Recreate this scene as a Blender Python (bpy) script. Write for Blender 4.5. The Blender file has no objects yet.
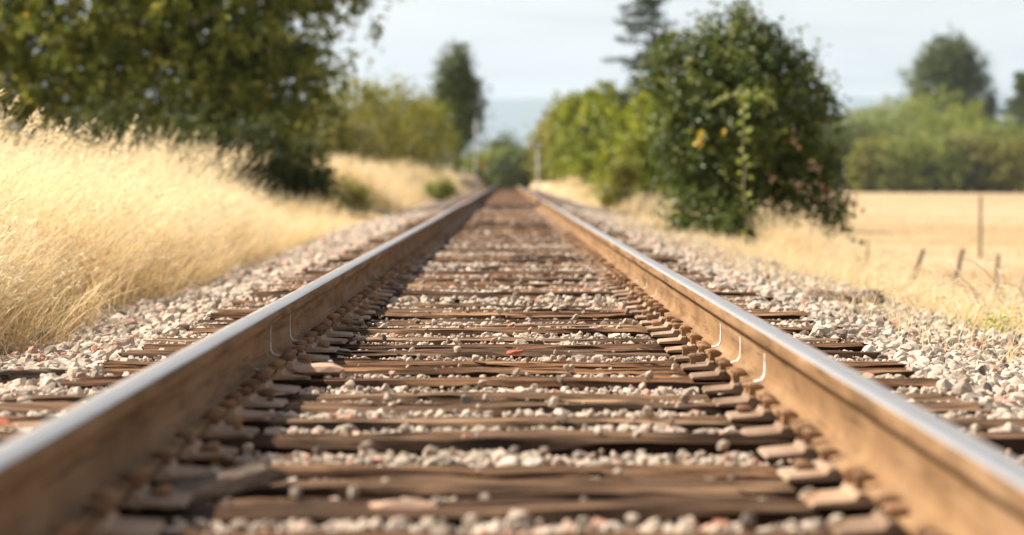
import bpy, math, random
import numpy as np
from math import radians, sin, cos, pi

random.seed(7)
R = np.random.default_rng(11)
scn = bpy.context.scene
COL = scn.collection

# ------------------------------------------------------------------ camera
F = 3000.0                                   # focal length in pixels of the 1024 px frame
CAM = (0.0185, 0.0, 0.6045)
cam_d = bpy.data.cameras.new('camera')
cam = bpy.data.objects.new('camera', cam_d)
COL.objects.link(cam)
cam_d.sensor_width = 36.0
cam_d.lens = F / 1024.0 * 36.0
cam.location = CAM
cam.rotation_euler = (radians(90) - math.atan(88.0 / F), 0.0, -math.atan(5.0 / F))
cam_d.clip_start = 0.1
cam_d.clip_end = 60000.0
cam_d.dof.use_dof = True
cam_d.dof.focus_distance = 11.3
cam_d.dof.aperture_fstop = 3.2
scn.camera = cam

# ------------------------------------------------------------------ world, sun, exposure
SUN_AZ = radians(74)        # degrees to the left of the viewing direction (+Y)
SUN_EL = radians(44)
world = bpy.data.worlds.new('World')
scn.world = world
world.use_nodes = True
wn = world.node_tree.nodes
wl = world.node_tree.links
wn.clear()
w_out = wn.new('ShaderNodeOutputWorld')
w_bg = wn.new('ShaderNodeBackground')
w_bg.inputs['Strength'].default_value = 0.05
w_sky = wn.new('ShaderNodeTexSky')
w_sky.sky_type = 'NISHITA'
w_sky.sun_disc = False
w_sky.sun_elevation = SUN_EL
w_sky.sun_rotation = -SUN_AZ
w_sky.dust_density = 1.2
w_geo = wn.new('ShaderNodeTexCoord')
w_sep = wn.new('ShaderNodeSeparateXYZ')
wl.new(w_geo.outputs['Generated'], w_sep.inputs[0])
w_add = wn.new('ShaderNodeMath'); w_add.operation = 'ADD'; w_add.inputs[1].default_value = 0.16
w_abs = wn.new('ShaderNodeMath'); w_abs.operation = 'ABSOLUTE'
wl.new(w_sep.outputs['Z'], w_abs.inputs[0]); wl.new(w_abs.outputs[0], w_add.inputs[0])
w_dx = wn.new('ShaderNodeMath'); w_dx.operation = 'DIVIDE'
w_dy = wn.new('ShaderNodeMath'); w_dy.operation = 'DIVIDE'
wl.new(w_sep.outputs['X'], w_dx.inputs[0]); wl.new(w_add.outputs[0], w_dx.inputs[1])
wl.new(w_sep.outputs['Y'], w_dy.inputs[0]); wl.new(w_add.outputs[0], w_dy.inputs[1])
w_cmb = wn.new('ShaderNodeCombineXYZ')
wl.new(w_dx.outputs[0], w_cmb.inputs['X']); wl.new(w_dy.outputs[0], w_cmb.inputs['Y'])
w_map = wn.new('ShaderNodeMapping'); w_map.inputs['Scale'].default_value = (0.9, 1.5, 1.0)
w_map.inputs['Location'].default_value = (3.1, 0.4, 0.0)
wl.new(w_cmb.outputs[0], w_map.inputs[0])
w_noi = wn.new('ShaderNodeTexNoise')
w_noi.inputs['Scale'].default_value = 1.9
w_noi.inputs['Detail'].default_value = 4.0
w_noi.inputs['Roughness'].default_value = 0.55
w_noi.inputs['Distortion'].default_value = 0.4
wl.new(w_map.outputs[0], w_noi.inputs['Vector'])
w_rmp = wn.new('ShaderNodeValToRGB')
w_rmp.color_ramp.elements[0].position = 0.37; w_rmp.color_ramp.elements[0].color = (0.045, 0.045, 0.045, 1)
w_rmp.color_ramp.elements[1].position = 0.70; w_rmp.color_ramp.elements[1].color = (0.34, 0.34, 0.34, 1)
wl.new(w_noi.outputs['Fac'], w_rmp.inputs['Fac'])
w_mix = wn.new('ShaderNodeMix'); w_mix.data_type = 'RGBA'
# a thin cloud veil of that optical depth: the flatter the view, the longer the way through it
w_el = wn.new('ShaderNodeMath'); w_el.operation = 'ADD'; w_el.inputs[1].default_value = 0.06
wl.new(w_abs.outputs[0], w_el.inputs[0])
w_tau = wn.new('ShaderNodeMath'); w_tau.operation = 'DIVIDE'
wl.new(w_rmp.outputs['Color'], w_tau.inputs[0]); wl.new(w_el.outputs[0], w_tau.inputs[1])
w_exp = wn.new('ShaderNodeMath'); w_exp.operation = 'POWER'; w_exp.inputs[0].default_value = 0.3679
wl.new(w_tau.outputs[0], w_exp.inputs[1])
w_fac = wn.new('ShaderNodeMath'); w_fac.operation = 'SUBTRACT'; w_fac.inputs[0].default_value = 1.0
wl.new(w_exp.outputs[0], w_fac.inputs[1])
wl.new(w_fac.outputs[0], w_mix.inputs['Factor'])
wl.new(w_sky.outputs['Color'], w_mix.inputs['A'])
w_mix.inputs['B'].default_value = (9.5, 9.3, 9.05, 1)      # thin bright cloud
wl.new(w_mix.outputs['Result'], w_bg.inputs['Color'])
wl.new(w_bg.outputs[0], w_out.inputs['Surface'])

sun_d = bpy.data.lights.new('sun', 'SUN')
sun = bpy.data.objects.new('sun', sun_d)
COL.objects.link(sun)
sun_d.energy = 5.0
sun_d.angle = radians(0.6)
sun_d.color = (1.0, 0.925, 0.82)
sun.rotation_euler = (radians(90) - SUN_EL, 0.0, 0.0)
from mathutils import Vector
to_sun = Vector((-sin(SUN_AZ) * cos(SUN_EL), cos(SUN_AZ) * cos(SUN_EL), sin(SUN_EL)))
sun.rotation_euler = to_sun.to_track_quat('Z', 'Y').to_euler()
sun.location = (-30, 20, 40)

vs = scn.view_settings
vs.view_transform = 'Standard'
vs.look = 'None'
vs.exposure = 1.15
vs.gamma = 1.0
vs.use_curve_mapping = False
scn.render.engine = 'CYCLES'
scn.cycles.use_denoising = True
scn.cycles.max_bounces = 6
scn.cycles.diffuse_bounces = 3
scn.cycles.glossy_bounces = 2
scn.cycles.transmission_bounces = 4
scn.cycles.volume_bounces = 0
scn.cycles.transparent_max_bounces = 4

# ------------------------------------------------------------------ helpers: meshes
def tag(o, label=None, cat=None, group=None, kind=None):
    if label: o['label'] = label
    if cat: o['category'] = cat
    if group: o['group'] = group
    if kind: o['kind'] = kind
    return o

def np_mesh(name, v, f, mats=(), attrs=None, smooth=False, midx=None):
    """v (n,3) array; f (m,k) array or list of such arrays (tris and quads)."""
    fs = f if isinstance(f, (list, tuple)) else [f]
    fs = [np.asarray(a, dtype=np.int32) for a in fs if len(a)]
    v = np.asarray(v, dtype=np.float32)
    me = bpy.data.meshes.new(name)
    me.vertices.add(len(v)); me.vertices.foreach_set('co', v.ravel())
    nl = sum(a.size for a in fs); nf = sum(len(a) for a in fs)
    me.loops.add(nl); me.polygons.add(nf)
    me.loops.foreach_set('vertex_index', np.concatenate([a.ravel() for a in fs]))
    tot = np.concatenate([np.full(len(a), a.shape[1], np.int32) for a in fs])
    me.polygons.foreach_set('loop_start', np.concatenate([[0], np.cumsum(tot)[:-1]]).astype(np.int32))
    if midx is not None: me.polygons.foreach_set('material_index', np.asarray(midx, np.int32))
    me.update(calc_edges=True)
    me.polygons.foreach_set('use_smooth', np.full(nf, smooth))
    for k, a in (attrs or {}).items():
        at = me.attributes.new(k, 'FLOAT', 'POINT')
        at.data.foreach_set('value', np.asarray(a, np.float32))
    for m in mats: me.materials.append(m)
    me.validate()
    return me

def link(name, data, parent=None, loc=None, rot=None):
    o = bpy.data.objects.new(name, data)
    COL.objects.link(o)
    if parent: o.parent = parent
    if loc is not None: o.location = loc
    if rot is not None: o.rotation_euler = rot
    return o

class MB:
    """collects boxes, tubes and lofts into one mesh"""
    def __init__(s): s.v = []; s.f4 = []; s.f3 = []; s.n = 0
    def add(s, v, f4=(), f3=()):
        v = np.asarray(v, float)
        s.v.append(v)
        if len(f4): s.f4.append(np.asarray(f4) + s.n)
        if len(f3): s.f3.append(np.asarray(f3) + s.n)
        s.n += len(v)
    def box(s, c, d, rz=0.0, taper=1.0, rx=0.0):
        x, y, z = np.array(d) / 2.0
        v = np.array([[-x,-y,-z],[x,-y,-z],[x,y,-z],[-x,y,-z],[-x*taper,-y*taper,z],[x*taper,-y*taper,z],[x*taper,y*taper,z],[-x*taper,y*taper,z]])
        if rx:
            c_, s_ = cos(rx), sin(rx); v = v @ np.array([[1,0,0],[0,c_,s_],[0,-s_,c_]])
        if rz:
            c_, s_ = cos(rz), sin(rz); v = v @ np.array([[c_,s_,0],[-s_,c_,0],[0,0,1]])
        s.add(v + np.array(c), [[0,3,2,1],[4,5,6,7],[0,1,5,4],[1,2,6,5],[2,3,7,6],[3,0,4,7]])
    def tube(s, pts, rad, k=6, cap=True):
        pts = np.asarray(pts, float); n = len(pts)
        rad = np.broadcast_to(np.asarray(rad, float), (n,))
        t = np.gradient(pts, axis=0); t /= np.linalg.norm(t, axis=1)[:, None] + 1e-9
        ref = np.array([0, 0, 1.0]) if abs(t[0, 2]) < 0.9 else np.array([1.0, 0, 0])
        a = np.cross(t, ref); a /= np.linalg.norm(a, axis=1)[:, None] + 1e-9
        b = np.cross(t, a)
        th = np.linspace(0, 2*pi, k, endpoint=False)
        ring = pts[:, None, :] + rad[:, None, None] * (np.cos(th)[None, :, None] * a[:, None, :] + np.sin(th)[None, :, None] * b[:, None, :])
        f = [[i*k+j, i*k+(j+1) % k, (i+1)*k+(j+1) % k, (i+1)*k+j] for i in range(n-1) for j in range(k)]
        v = ring.reshape(-1, 3); f3 = []
        if cap:
            v = np.vstack([v, pts[:1], pts[-1:]])
            f3 = [[n*k, (j+1) % k, j] for j in range(k)] + [[n*k+1, (n-1)*k+j, (n-1)*k+(j+1) % k] for j in range(k)]
        s.add(v, f, f3)
    def mesh(s, name, mats=(), smooth=False):
        fs = []
        if s.f4: fs.append(np.vstack(s.f4))
        if s.f3: fs.append(np.vstack(s.f3))
        return np_mesh(name, np.vstack(s.v), fs, mats, smooth=smooth)

# cheap smooth value noise for shaping
_PERM = R.random((64, 64, 64)).astype(np.float32)
def vnoise(x, y, z=0.0):
    x, y, z = np.broadcast_arrays(np.asarray(x, float), np.asarray(y, float), np.asarray(z, float))
    xi, yi, zi = np.floor(x).astype(int), np.floor(y).astype(int), np.floor(z).astype(int)
    xf, yf, zf = x-xi, y-yi, z-zi
    u, v, w = [t*t*(3-2*t) for t in (xf, yf, zf)]
    def g(a, b, c): return _PERM[(xi+a) & 63, (yi+b) & 63, (zi+c) & 63]
    r = 0
    for a, wa in ((0, 1-u), (1, u)):
        for b, wb in ((0, 1-v), (1, v)):
            for c, wc in ((0, 1-w), (1, w)):
                r = r + g(a, b, c)*wa*wb*wc
    return r*2-1

# ------------------------------------------------------------------ helpers: materials
class Mat:
    def __init__(s, name):
        s.m = bpy.data.materials.new(name); s.m.use_nodes = True
        s.n = s.m.node_tree.nodes; s.l = s.m.node_tree.links
        s.n.clear()
        s.out = s.n.new('ShaderNodeOutputMaterial')
        s.p = s.n.new('ShaderNodeBsdfPrincipled')
        s.l.new(s.p.outputs[0], s.out.inputs['Surface'])
    def node(s, t, **kw):
        n = s.n.new(t)
        for k, v in kw.items(): setattr(n, k, v)
        return n
    def noise(s, vec, scale, detail=4, rough=0.55, dist=0.0, sc3=None):
        if sc3 is not None:
            mp = s.node('ShaderNodeMapping'); mp.inputs['Scale'].default_value = sc3
            s.l.new(vec, mp.inputs[0]); vec = mp.outputs[0]
        n = s.node('ShaderNodeTexNoise')
        n.inputs['Scale'].default_value = scale; n.inputs['Detail'].default_value = detail
        n.inputs['Roughness'].default_value = rough; n.inputs['Distortion'].default_value = dist
        s.l.new(vec, n.inputs['Vector'])
        return n.outputs['Fac']
    def ramp(s, fac, stops, interp='LINEAR'):
        r = s.node('ShaderNodeValToRGB'); cr = r.color_ramp; cr.interpolation = interp
        while len(cr.elements) < len(stops): cr.elements.new(0.5)
        for e, (p, c) in zip(cr.elements, stops):
            e.position = p; e.color = (c[0], c[1], c[2], 1) if hasattr(c, '__len__') else (c, c, c, 1)
        s.l.new(fac, r.inputs['Fac'])
        return r.outputs['Color']
    def mix(s, fac, a, b, mode='MIX'):
        m = s.node('ShaderNodeMix', data_type='RGBA', blend_type=mode)
        for sock, v in (('Factor', fac), ('A', a), ('B', b)):
            i = [q for q in m.inputs if q.name == sock and (q.type == 'RGBA' if sock != 'Factor' else q.type == 'VALUE')][0]
            if isinstance(v, bpy.types.NodeSocket): s.l.new(v, i)
            elif sock == 'Factor': i.default_value = v
            else: i.default_value = (*v, 1)
        return [q for q in m.outputs if q.type == 'RGBA'][0]
    def math(s, op, a, b=None):
        m = s.node('ShaderNodeMath', operation=op)
        for i, v in enumerate((a, b)):
            if v is None: continue
            if isinstance(v, bpy.types.NodeSocket): s.l.new(v, m.inputs[i])
            else: m.inputs[i].default_value = v
        return m.outputs[0]
    def coord(s, which='Object'): return s.node('ShaderNodeTexCoord').outputs[which]
    def rnd_obj(s): return s.node('ShaderNodeObjectInfo').outputs['Random']
    def attr(s, name): return s.node('ShaderNodeAttribute', attribute_name=name).outputs['Fac']
    def bump(s, h, strength=0.5, dist=0.01):
        b = s.node('ShaderNodeBump'); b.inputs['Strength'].default_value = strength; b.inputs['Distance'].default_value = dist
        s.l.new(h, b.inputs['Height']); s.l.new(b.outputs[0], s.p.inputs['Normal'])
    def base(s, c, rough=0.8, metal=0.0, spec=0.1):
        if isinstance(c, bpy.types.NodeSocket): s.l.new(c, s.p.inputs['Base Color'])
        else: s.p.inputs['Base Color'].default_value = (*c, 1)
        for k, v in (('Roughness', rough), ('Metallic', metal), ('Specular IOR Level', spec)):
            if isinstance(v, bpy.types.NodeSocket): s.l.new(v, s.p.inputs[k])
            else: s.p.inputs[k].default_value = v
        s.col = c
        return s
    def translucent(s, amount, tint=(1, 1, 1)):
        t = s.node('ShaderNodeBsdfTranslucent')
        c = s.mix(1.0, s.col, tint, 'MULTIPLY') if isinstance(s.col, bpy.types.NodeSocket) else None
        if c is not None: s.l.new(c, t.inputs['Color'])
        mx = s.node('ShaderNodeMixShader'); mx.inputs[0].default_value = amount
        s.l.new(s.p.outputs[0], mx.inputs[1]); s.l.new(t.outputs[0], mx.inputs[2])
        s.l.new(mx.outputs[0], s.out.inputs['Surface'])
        return s

def leaf_mat(name, dark, mid, light, trans=0.35, rough=0.5, spec=0.25, extra=None):
    M = Mat(name)
    a = M.attr('rnd')
    st = [(0.0, dark), (0.55, mid), (0.93, light)]
    if extra: st.append((0.985, extra))
    M.base(M.ramp(a, st), rough, 0, spec)
    M.translucent(trans, (1.0, 1.0, 0.55))
    return M.m

def simple_mat(name, c, rough=0.8, metal=0.0, var=0.25, scale=8.0):
    M = Mat(name)
    n = M.noise(M.coord(), scale, 5)
    c2 = tuple(x*(1-var) for x in c); c3 = tuple(min(1, x*(1+var)) for x in c)
    M.base(M.ramp(n, [(0.3, c2), (0.7, c3)]), rough, metal)
    return M.m

# wood of the ties
def wood_mat(name, tones, dark, bleach_lit=(1.0, 1.0, 1.0), side=(1.0, 1.0, 1.0)):
    M = Mat(name)
    co = M.coord(); rn = M.rnd_obj()
    sh = M.node('ShaderNodeVectorMath', operation='ADD')
    cmb = M.node('ShaderNodeCombineXYZ')
    M.l.new(M.math('MULTIPLY', rn, 37.0), cmb.inputs[0]); M.l.new(M.math('MULTIPLY', rn, 91.0), cmb.inputs[1])
    M.l.new(co, sh.inputs[0]); M.l.new(cmb.outputs[0], sh.inputs[1])
    v = sh.outputs[0]
    grain = M.noise(v, 1.0, 6, 0.65, 0.04, (2.2, 85.0, 85.0))
    fib = M.noise(v, 1.0, 4, 0.6, 0.0, (6.0, 320.0, 320.0))
    chk = M.noise(v, 1.0, 3, 0.5, 0.02, (1.1, 48.0, 20.0))
    blot = M.noise(v, 1.0, 5, 0.6, 0.5, (1.6, 9.0, 9.0))
    c = M.ramp(blot, [(0.34, tones[0]), (0.50, tones[1]), (0.66, tones[2])])
    c = M.mix(M.ramp(grain, [(0.36, 1.0), (0.55, 0.0)]), c, dark)
    c = M.mix(M.math('MULTIPLY', M.ramp(fib, [(0.45, 0.0), (0.7, 1.0)]), 0.35), c, tones[2])
    c = M.mix(M.ramp(chk, [(0.60, 0.0), (0.66, 0.9)]), c, dark)
    tone = M.ramp(rn, [(0.0, (0.55, 0.50, 0.47)), (0.3, (0.9, 0.85, 0.8)), (0.6, (1.3, 1.25, 1.18)), (0.8, (1.25, 1.02, 0.82)), (1.0, (0.7, 0.6, 0.55))])
    c = M.mix(1.0, c, tone, 'MULTIPLY')
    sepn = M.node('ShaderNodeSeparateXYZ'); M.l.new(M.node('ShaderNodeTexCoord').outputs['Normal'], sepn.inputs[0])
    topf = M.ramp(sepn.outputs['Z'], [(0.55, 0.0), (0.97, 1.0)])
    c = M.mix(topf, M.mix(1.0, c, side, 'MULTIPLY'), M.mix(1.0, c, bleach_lit, 'MULTIPLY'))  # tops bleached pale, sides creosote dark, deepened by shade painted in by normal
    M.base(c, 0.85, 0, 0.06)
    M.bump(M.math('ADD', grain, M.math('MULTIPLY', fib, 0.4)), 0.9, 0.006)
    return M.m

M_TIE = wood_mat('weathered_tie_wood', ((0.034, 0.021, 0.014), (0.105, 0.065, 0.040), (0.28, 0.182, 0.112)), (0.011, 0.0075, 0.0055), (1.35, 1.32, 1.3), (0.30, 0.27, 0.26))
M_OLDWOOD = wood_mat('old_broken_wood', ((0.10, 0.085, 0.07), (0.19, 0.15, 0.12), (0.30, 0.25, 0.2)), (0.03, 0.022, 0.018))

def rust_mat(name, c1, c2, c3, rough=0.8, spec=0.05, per_piece=False):
    M = Mat(name); co = M.coord()
    streak = M.noise(co, 1.0, 5, 0.6, 0.2, (10.0, 2.2, 9.0))
    spot = M.noise(co, 55.0, 4, 0.6)
    big = M.noise(co, 1.3, 3, 0.5)
    c = M.ramp(streak, [(0.22, c1), (0.5, c2), (0.8, c3)])
    c = M.mix(M.math('MULTIPLY', M.ramp(spot, [(0.5, 0.0), (0.72, 1.0)]), 0.5), c, c1)
    c = M.mix(M.math('MULTIPLY', M.ramp(big, [(0.4, 0.0), (0.7, 1.0)]), 0.4), c, c3)
    pit = M.noise(co, 1.0, 6, 0.7, 0.6, (5.0, 1.1, 22.0))
    c = M.mix(M.math('MULTIPLY', M.ramp(pit, [(0.50, 0.0), (0.64, 1.0)]), 0.65), c, tuple(x * 0.45 for x in c1))
    dust = M.noise(co, 1.0, 4, 0.6, 0.3, (3.0, 0.6, 40.0))
    c = M.mix(M.math('MULTIPLY', M.ramp(dust, [(0.55, 0.0), (0.75, 1.0)]), 0.4), c, tuple(min(1, x * 1.25 + 0.04) for x in c3))
    c = M.mix(1.0, c, M.ramp(M.rnd_obj(), [(0.0, (0.6, 0.57, 0.55)), (0.5, (1, 1, 1)), (1.0, (1.15, 1.08, 0.98))]), 'MULTIPLY') if per_piece else c
    M.base(c, rough, 0.0, spec)
    M.bump(spot, 0.35, 0.002)
    return M.m

M_RUST = rust_mat('rusted_rail_side', (0.13, 0.070, 0.034), (0.225, 0.128, 0.060), (0.33, 0.205, 0.11))
M_PLATE = rust_mat('dusty_rusted_plate', (0.17, 0.105, 0.065), (0.33, 0.22, 0.145), (0.47, 0.345, 0.25), per_piece=True)
M_SPIKE = rust_mat('rusted_spike', (0.18, 0.10, 0.055), (0.31, 0.185, 0.105), (0.42, 0.28, 0.18), per_piece=True)
Ms = Mat('polished_rail_head')
_co = Ms.coord()
_st = Ms.noise(_co, 1.0, 4, 0.6, 0.0, (90.0, 0.8, 1.0))
_sp = Ms.noise(_co, 14.0, 4, 0.6)
Ms.base(Ms.mix(Ms.math('MULTIPLY', Ms.ramp(_sp, [(0.45, 0.0), (0.7, 1.0)]), 0.4), Ms.ramp(_st, [(0.3, (0.45, 0.42, 0.39)), (0.7, (0.64, 0.60, 0.56))]), (0.42, 0.36, 0.30)),
        Ms.ramp(_st, [(0.3, 0.48), (0.7, 0.36)]), 0.95, 0.5)
M_STEEL = Ms.m
M_EDGE = rust_mat('dull_rail_head_edge', (0.25, 0.19, 0.14), (0.33, 0.27, 0.22), (0.42, 0.37, 0.32), 0.55)
M_WHITE = simple_mat('white_marking_paint', (0.60, 0.55, 0.48), 0.7, 0, 0.35, 60)

# ballast stones
Mk = Mat('ballast_stone')
_r = Mk.attr('rnd'); _c = Mk.coord()
_base = Mk.ramp(_r, [(0.0, (0.13, 0.10, 0.08)), (0.10, (0.27, 0.215, 0.165)), (0.28, (0.43, 0.345, 0.26)), (0.60, (0.52, 0.42, 0.315)),
                     (0.86, (0.62, 0.52, 0.415)), (0.94, (0.56, 0.37, 0.27)), (1.0, (0.45, 0.19, 0.11))])
_n1 = Mk.noise(_c, 60.0, 5, 0.65); _n2 = Mk.noise(_c, 240.0, 3, 0.6)
_cc = Mk.mix(Mk.math('MULTIPLY', Mk.ramp(_n1, [(0.42, 0.0), (0.7, 1.0)]), 0.4), _base, (0.36, 0.27, 0.19))
_cc = Mk.mix(Mk.math('MULTIPLY', Mk.ramp(_n2, [(0.5, 0.0), (0.75, 1.0)]), 0.3), _cc, (0.62, 0.56, 0.5))
Mk.base(_cc, 0.85, 0, 0.08); Mk.bump(_n1, 0.5, 0.004)
M_STONE = Mk.m
def one_stone_mat(name, c):
    M = Mat(name); co = M.coord(); n = M.noise(co, 35.0, 5, 0.65)
    M.base(M.ramp(n, [(0.3, tuple(x*0.6 for x in c)), (0.65, c)]), 0.85, 0, 0.08); M.bump(n, 0.5, 0.004); return M.m
M_STONE_RED = one_stone_mat('red_stone', (0.52, 0.16, 0.09))
M_STONE_PEACH = one_stone_mat('peach_stone', (0.62, 0.40, 0.27))
_St = Mat('pale_single_stone'); _c = _St.coord(); _rr = _St.rnd_obj(); _n = _St.noise(_c, 45.0, 5, 0.65)
_b = _St.ramp(_rr, [(0.0, (0.22, 0.175, 0.135)), (0.25, (0.43, 0.345, 0.26)), (0.7, (0.55, 0.45, 0.345)), (0.93, (0.66, 0.56, 0.455)), (1.0, (0.55, 0.33, 0.22))])
_St.base(_St.mix(_St.math('MULTIPLY', _St.ramp(_n, [(0.4, 0.0), (0.7, 1.0)]), 0.45), _b, (0.30, 0.235, 0.18)), 0.85, 0, 0.08); _St.bump(_n, 0.5, 0.004)
M_STONE1 = _St.m

Mb = Mat('ballast_fines'); _c = Mb.coord()
_v = Mb.node('ShaderNodeTexVoronoi'); _v.inputs['Scale'].default_value = 26.0; Mb.l.new(_c, _v.inputs['Vector'])
_n = Mb.noise(_c, 9.0, 6, 0.65)
_col = Mb.mix(0.6, Mb.ramp(_n, [(0.3, (0.13, 0.095, 0.07)), (0.7, (0.30, 0.235, 0.18))]), Mb.ramp(_v.outputs['Distance'], [(0.0, (0.40, 0.33, 0.26)), (0.5, (0.08, 0.06, 0.045))]))
Mb.base(_col, 0.95, 0, 0.05); Mb.bump(_v.outputs['Distance'], 0.8, 0.02)
M_FINES = Mb.m

Mg = Mat('dry_meadow_ground'); _c = Mg.coord()
_a = Mg.noise(_c, 0.05, 6, 0.6); _b2 = Mg.noise(_c, 1.4, 6, 0.7, 0.3); _s = Mg.noise(_c, 1.0, 5, 0.6, 0.15, (0.02, 0.07, 1.0))
_cg = Mg.ramp(_b2, [(0.28, (0.33, 0.23, 0.12)), (0.5, (0.46, 0.345, 0.205)), (0.72, (0.54, 0.43, 0.28))])
_cg = Mg.mix(Mg.math('MULTIPLY', Mg.ramp(_s, [(0.42, 1.0), (0.54, 0.0)]), 0.7), _cg, (0.34, 0.21, 0.10))
_cg = Mg.mix(Mg.math('MULTIPLY', Mg.ramp(_a, [(0.55, 0.0), (0.7, 1.0)]), 0.35), _cg, (0.30, 0.27, 0.10))
Mg.base(_cg, 0.95, 0, 0.05); Mg.bump(_b2, 0.8, 0.05)
M_GROUND = Mg.m

def grass_mat(name, lo, mid, hi, trans=0.45):
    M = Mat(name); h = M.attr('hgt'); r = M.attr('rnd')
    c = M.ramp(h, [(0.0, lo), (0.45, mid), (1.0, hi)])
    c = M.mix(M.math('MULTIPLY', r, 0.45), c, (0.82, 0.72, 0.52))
    c = M.mix(M.ramp(r, [(0.90, 0.0), (0.97, 0.55)]), c, (0.35, 0.34, 0.10))
    M.base(c, 0.6, 0, 0.15); M.translucent(trans, (1, 0.92, 0.75)); return M.m
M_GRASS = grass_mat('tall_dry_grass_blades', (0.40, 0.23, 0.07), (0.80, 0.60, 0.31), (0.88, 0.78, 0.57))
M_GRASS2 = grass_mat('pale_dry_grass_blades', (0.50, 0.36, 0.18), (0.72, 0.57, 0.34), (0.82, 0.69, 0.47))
M_BARK = simple_mat('grey_brown_bark', (0.12, 0.09, 0.065), 0.9, 0, 0.4, 14)
M_TWIG = simple_mat('dry_pale_twig', (0.55, 0.45, 0.33), 0.8, 0, 0.25, 20)

# ------------------------------------------------------------------ terrain
PX = np.array([-40000, -60, -14, -8, -5, -3.4, -2.6, -1.75, -1.35, 1.35, 1.75, 2.6, 3.4, 5.0, 7.0, 9.0, 14, 60, 40000.0])
PZ = np.array([-1.0, -0.6, -0.25, -0.2, -0.2, -0.22, -0.20, -0.10, -0.05, -0.05, -0.10, -0.20, -0.42, -1.05, -1.55, -1.7, -1.78, -1.8, -1.8])
PZF = np.array([0.4, 0.6, 0.7, 0.65, 0.40, 0.02, -0.20, -0.10, -0.05, -0.05, -0.10, -0.20, -0.34, -0.80, -1.40, -1.65, -1.78, -1.8, -1.8])
PZG = np.array([0.9, 1.0, 1.4, 1.35, 1.1, 0.55, -0.15, -0.10, -0.05, -0.05, -0.10, -0.15, 0.32, 0.45, 0.1, -0.5, -1.5, -1.8, -1.8])
def crest(y):
    y = np.asarray(y, float)
    return -1.6 * np.clip((y - 205) / 60, 0, 1) ** 2 * (3 - 2*np.clip((y - 205) / 60, 0, 1))
def undul(y):                       # small unevenness of the old line, far from the camera only
    y = np.asarray(y, float)
    return np.clip((y - 25) / 30, 0, 1) * 0.012 * np.sin(y * 0.16 + 1.0)
def ground_z(x, y):
    x, y = np.broadcast_arrays(np.asarray(x, float), np.asarray(y, float))
    t = np.clip((y - 45) / 30, 0, 1)
    g = np.clip((y - 95) / 60, 0, 1) * np.clip((700 - y) / 200, 0, 1)
    z = np.interp(x, PX, PZ) * (1 - t) + np.interp(x, PX, PZF) * t * (1 - g) + np.interp(x, PX, PZG) * t * g
    near = np.clip(1 - (np.abs(x) - 2.6) / 1.2, 0, 1)
    z = z + crest(y) * near + undul(y) * np.clip(1 - (np.abs(x) - 2.5) / 3, 0, 1)
    off = np.clip((np.abs(x) - 2.4) / 1.5, 0, 1)
    z = z + off * (0.05 * vnoise(x * 0.9 + 9, y * 0.9) + 0.08 * vnoise(x * 0.23, y * 0.23 + 5))
    return z

def grid_mesh(name, xs, ys, zf, mats):
    X, Y = np.meshgrid(xs, ys)
    v = np.stack([X.ravel(), Y.ravel(), zf(X, Y).ravel()], 1)
    nx, ny = len(xs), len(ys)
    i = np.arange(nx - 1)[None, :] + nx * np.arange(ny - 1)[:, None]; i = i.ravel()
    return np_mesh(name, v, np.stack([i, i + 1, i + nx + 1, i + nx], 1), mats, smooth=True)

xs = np.unique(np.concatenate([[-40000, -6000, -2500, -1000, -400, -180, -90, -50, -30, -20], np.arange(-15, 15.1, 0.5), np.arange(-3, 3.01, 0.25), [18, 24, 32, 45, 60, 90, 180, 400, 1000, 2500, 6000, 40000]]))
ys = np.unique(np.concatenate([[-60, -20, -8], np.arange(-4, 60, 0.8), np.arange(60, 280, 4), [300, 340, 400, 500, 700, 1000, 1600, 2600, 4200, 8000, 20000, 40000]]))
ground = link('ground', grid_mesh('ground', xs, ys, lambda X, Y: ground_z(X, Y) - np.where(np.abs(X) < 2.5, 0.12, 0.0), [M_GROUND]))
tag(ground, kind='structure')

bx = np.arange(-2.9, 2.91, 0.10); by = np.unique(np.concatenate([np.arange(1, 40, 0.12), np.arange(40, 80, 0.5), np.arange(80, 300, 3)]))
def bed_z(X, Y):
    e = np.clip((np.abs(X) - 2.35) / 0.45, 0, 1)
    return np.interp(X, PX, PZ) + crest(Y) + undul(Y) + 0.012 * vnoise(X * 6, Y * 6) + 0.02 * vnoise(X * 1.7, Y * 1.7 + 3) * np.clip((np.abs(X) - 1.2) * 3, 0, 1) - 0.10 * e ** 1.5 - np.where(np.abs(X) < 1.3, 0.012, 0)
ballast = link('ballast_bed', grid_mesh('ballast_bed', bx, by, bed_z, [M_FINES]))
tag(ballast, kind='structure')

# far blue ridge
hx = np.linspace(-22000, 22000, 300); hy = np.linspace(20500, 27000, 14)
def hill_z(X, Y):
    r = np.sin(np.clip((Y - 20500) / 3600, 0, 1) * pi / 2) ** 1.2
    h = 660 + 75 * vnoise(X * 0.00026 + 3.3, 1.5) + 38 * vnoise(X * 0.0009, Y * 0.0009) + 14 * vnoise(X * 0.003, 7.7)
    return -40 + r * h
Mh = Mat('forested_ridge'); _n = Mh.noise(Mh.coord(), 0.002, 6, 0.6)
Mh.base(Mh.ramp(_n, [(0.3, (0.035, 0.055, 0.03)), (0.7, (0.08, 0.10, 0.05))]), 0.95, 0, 0.1)
hills = link('hills', grid_mesh('hills', hx, hy, hill_z, [Mh.m])); tag(hills, kind='structure')

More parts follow.
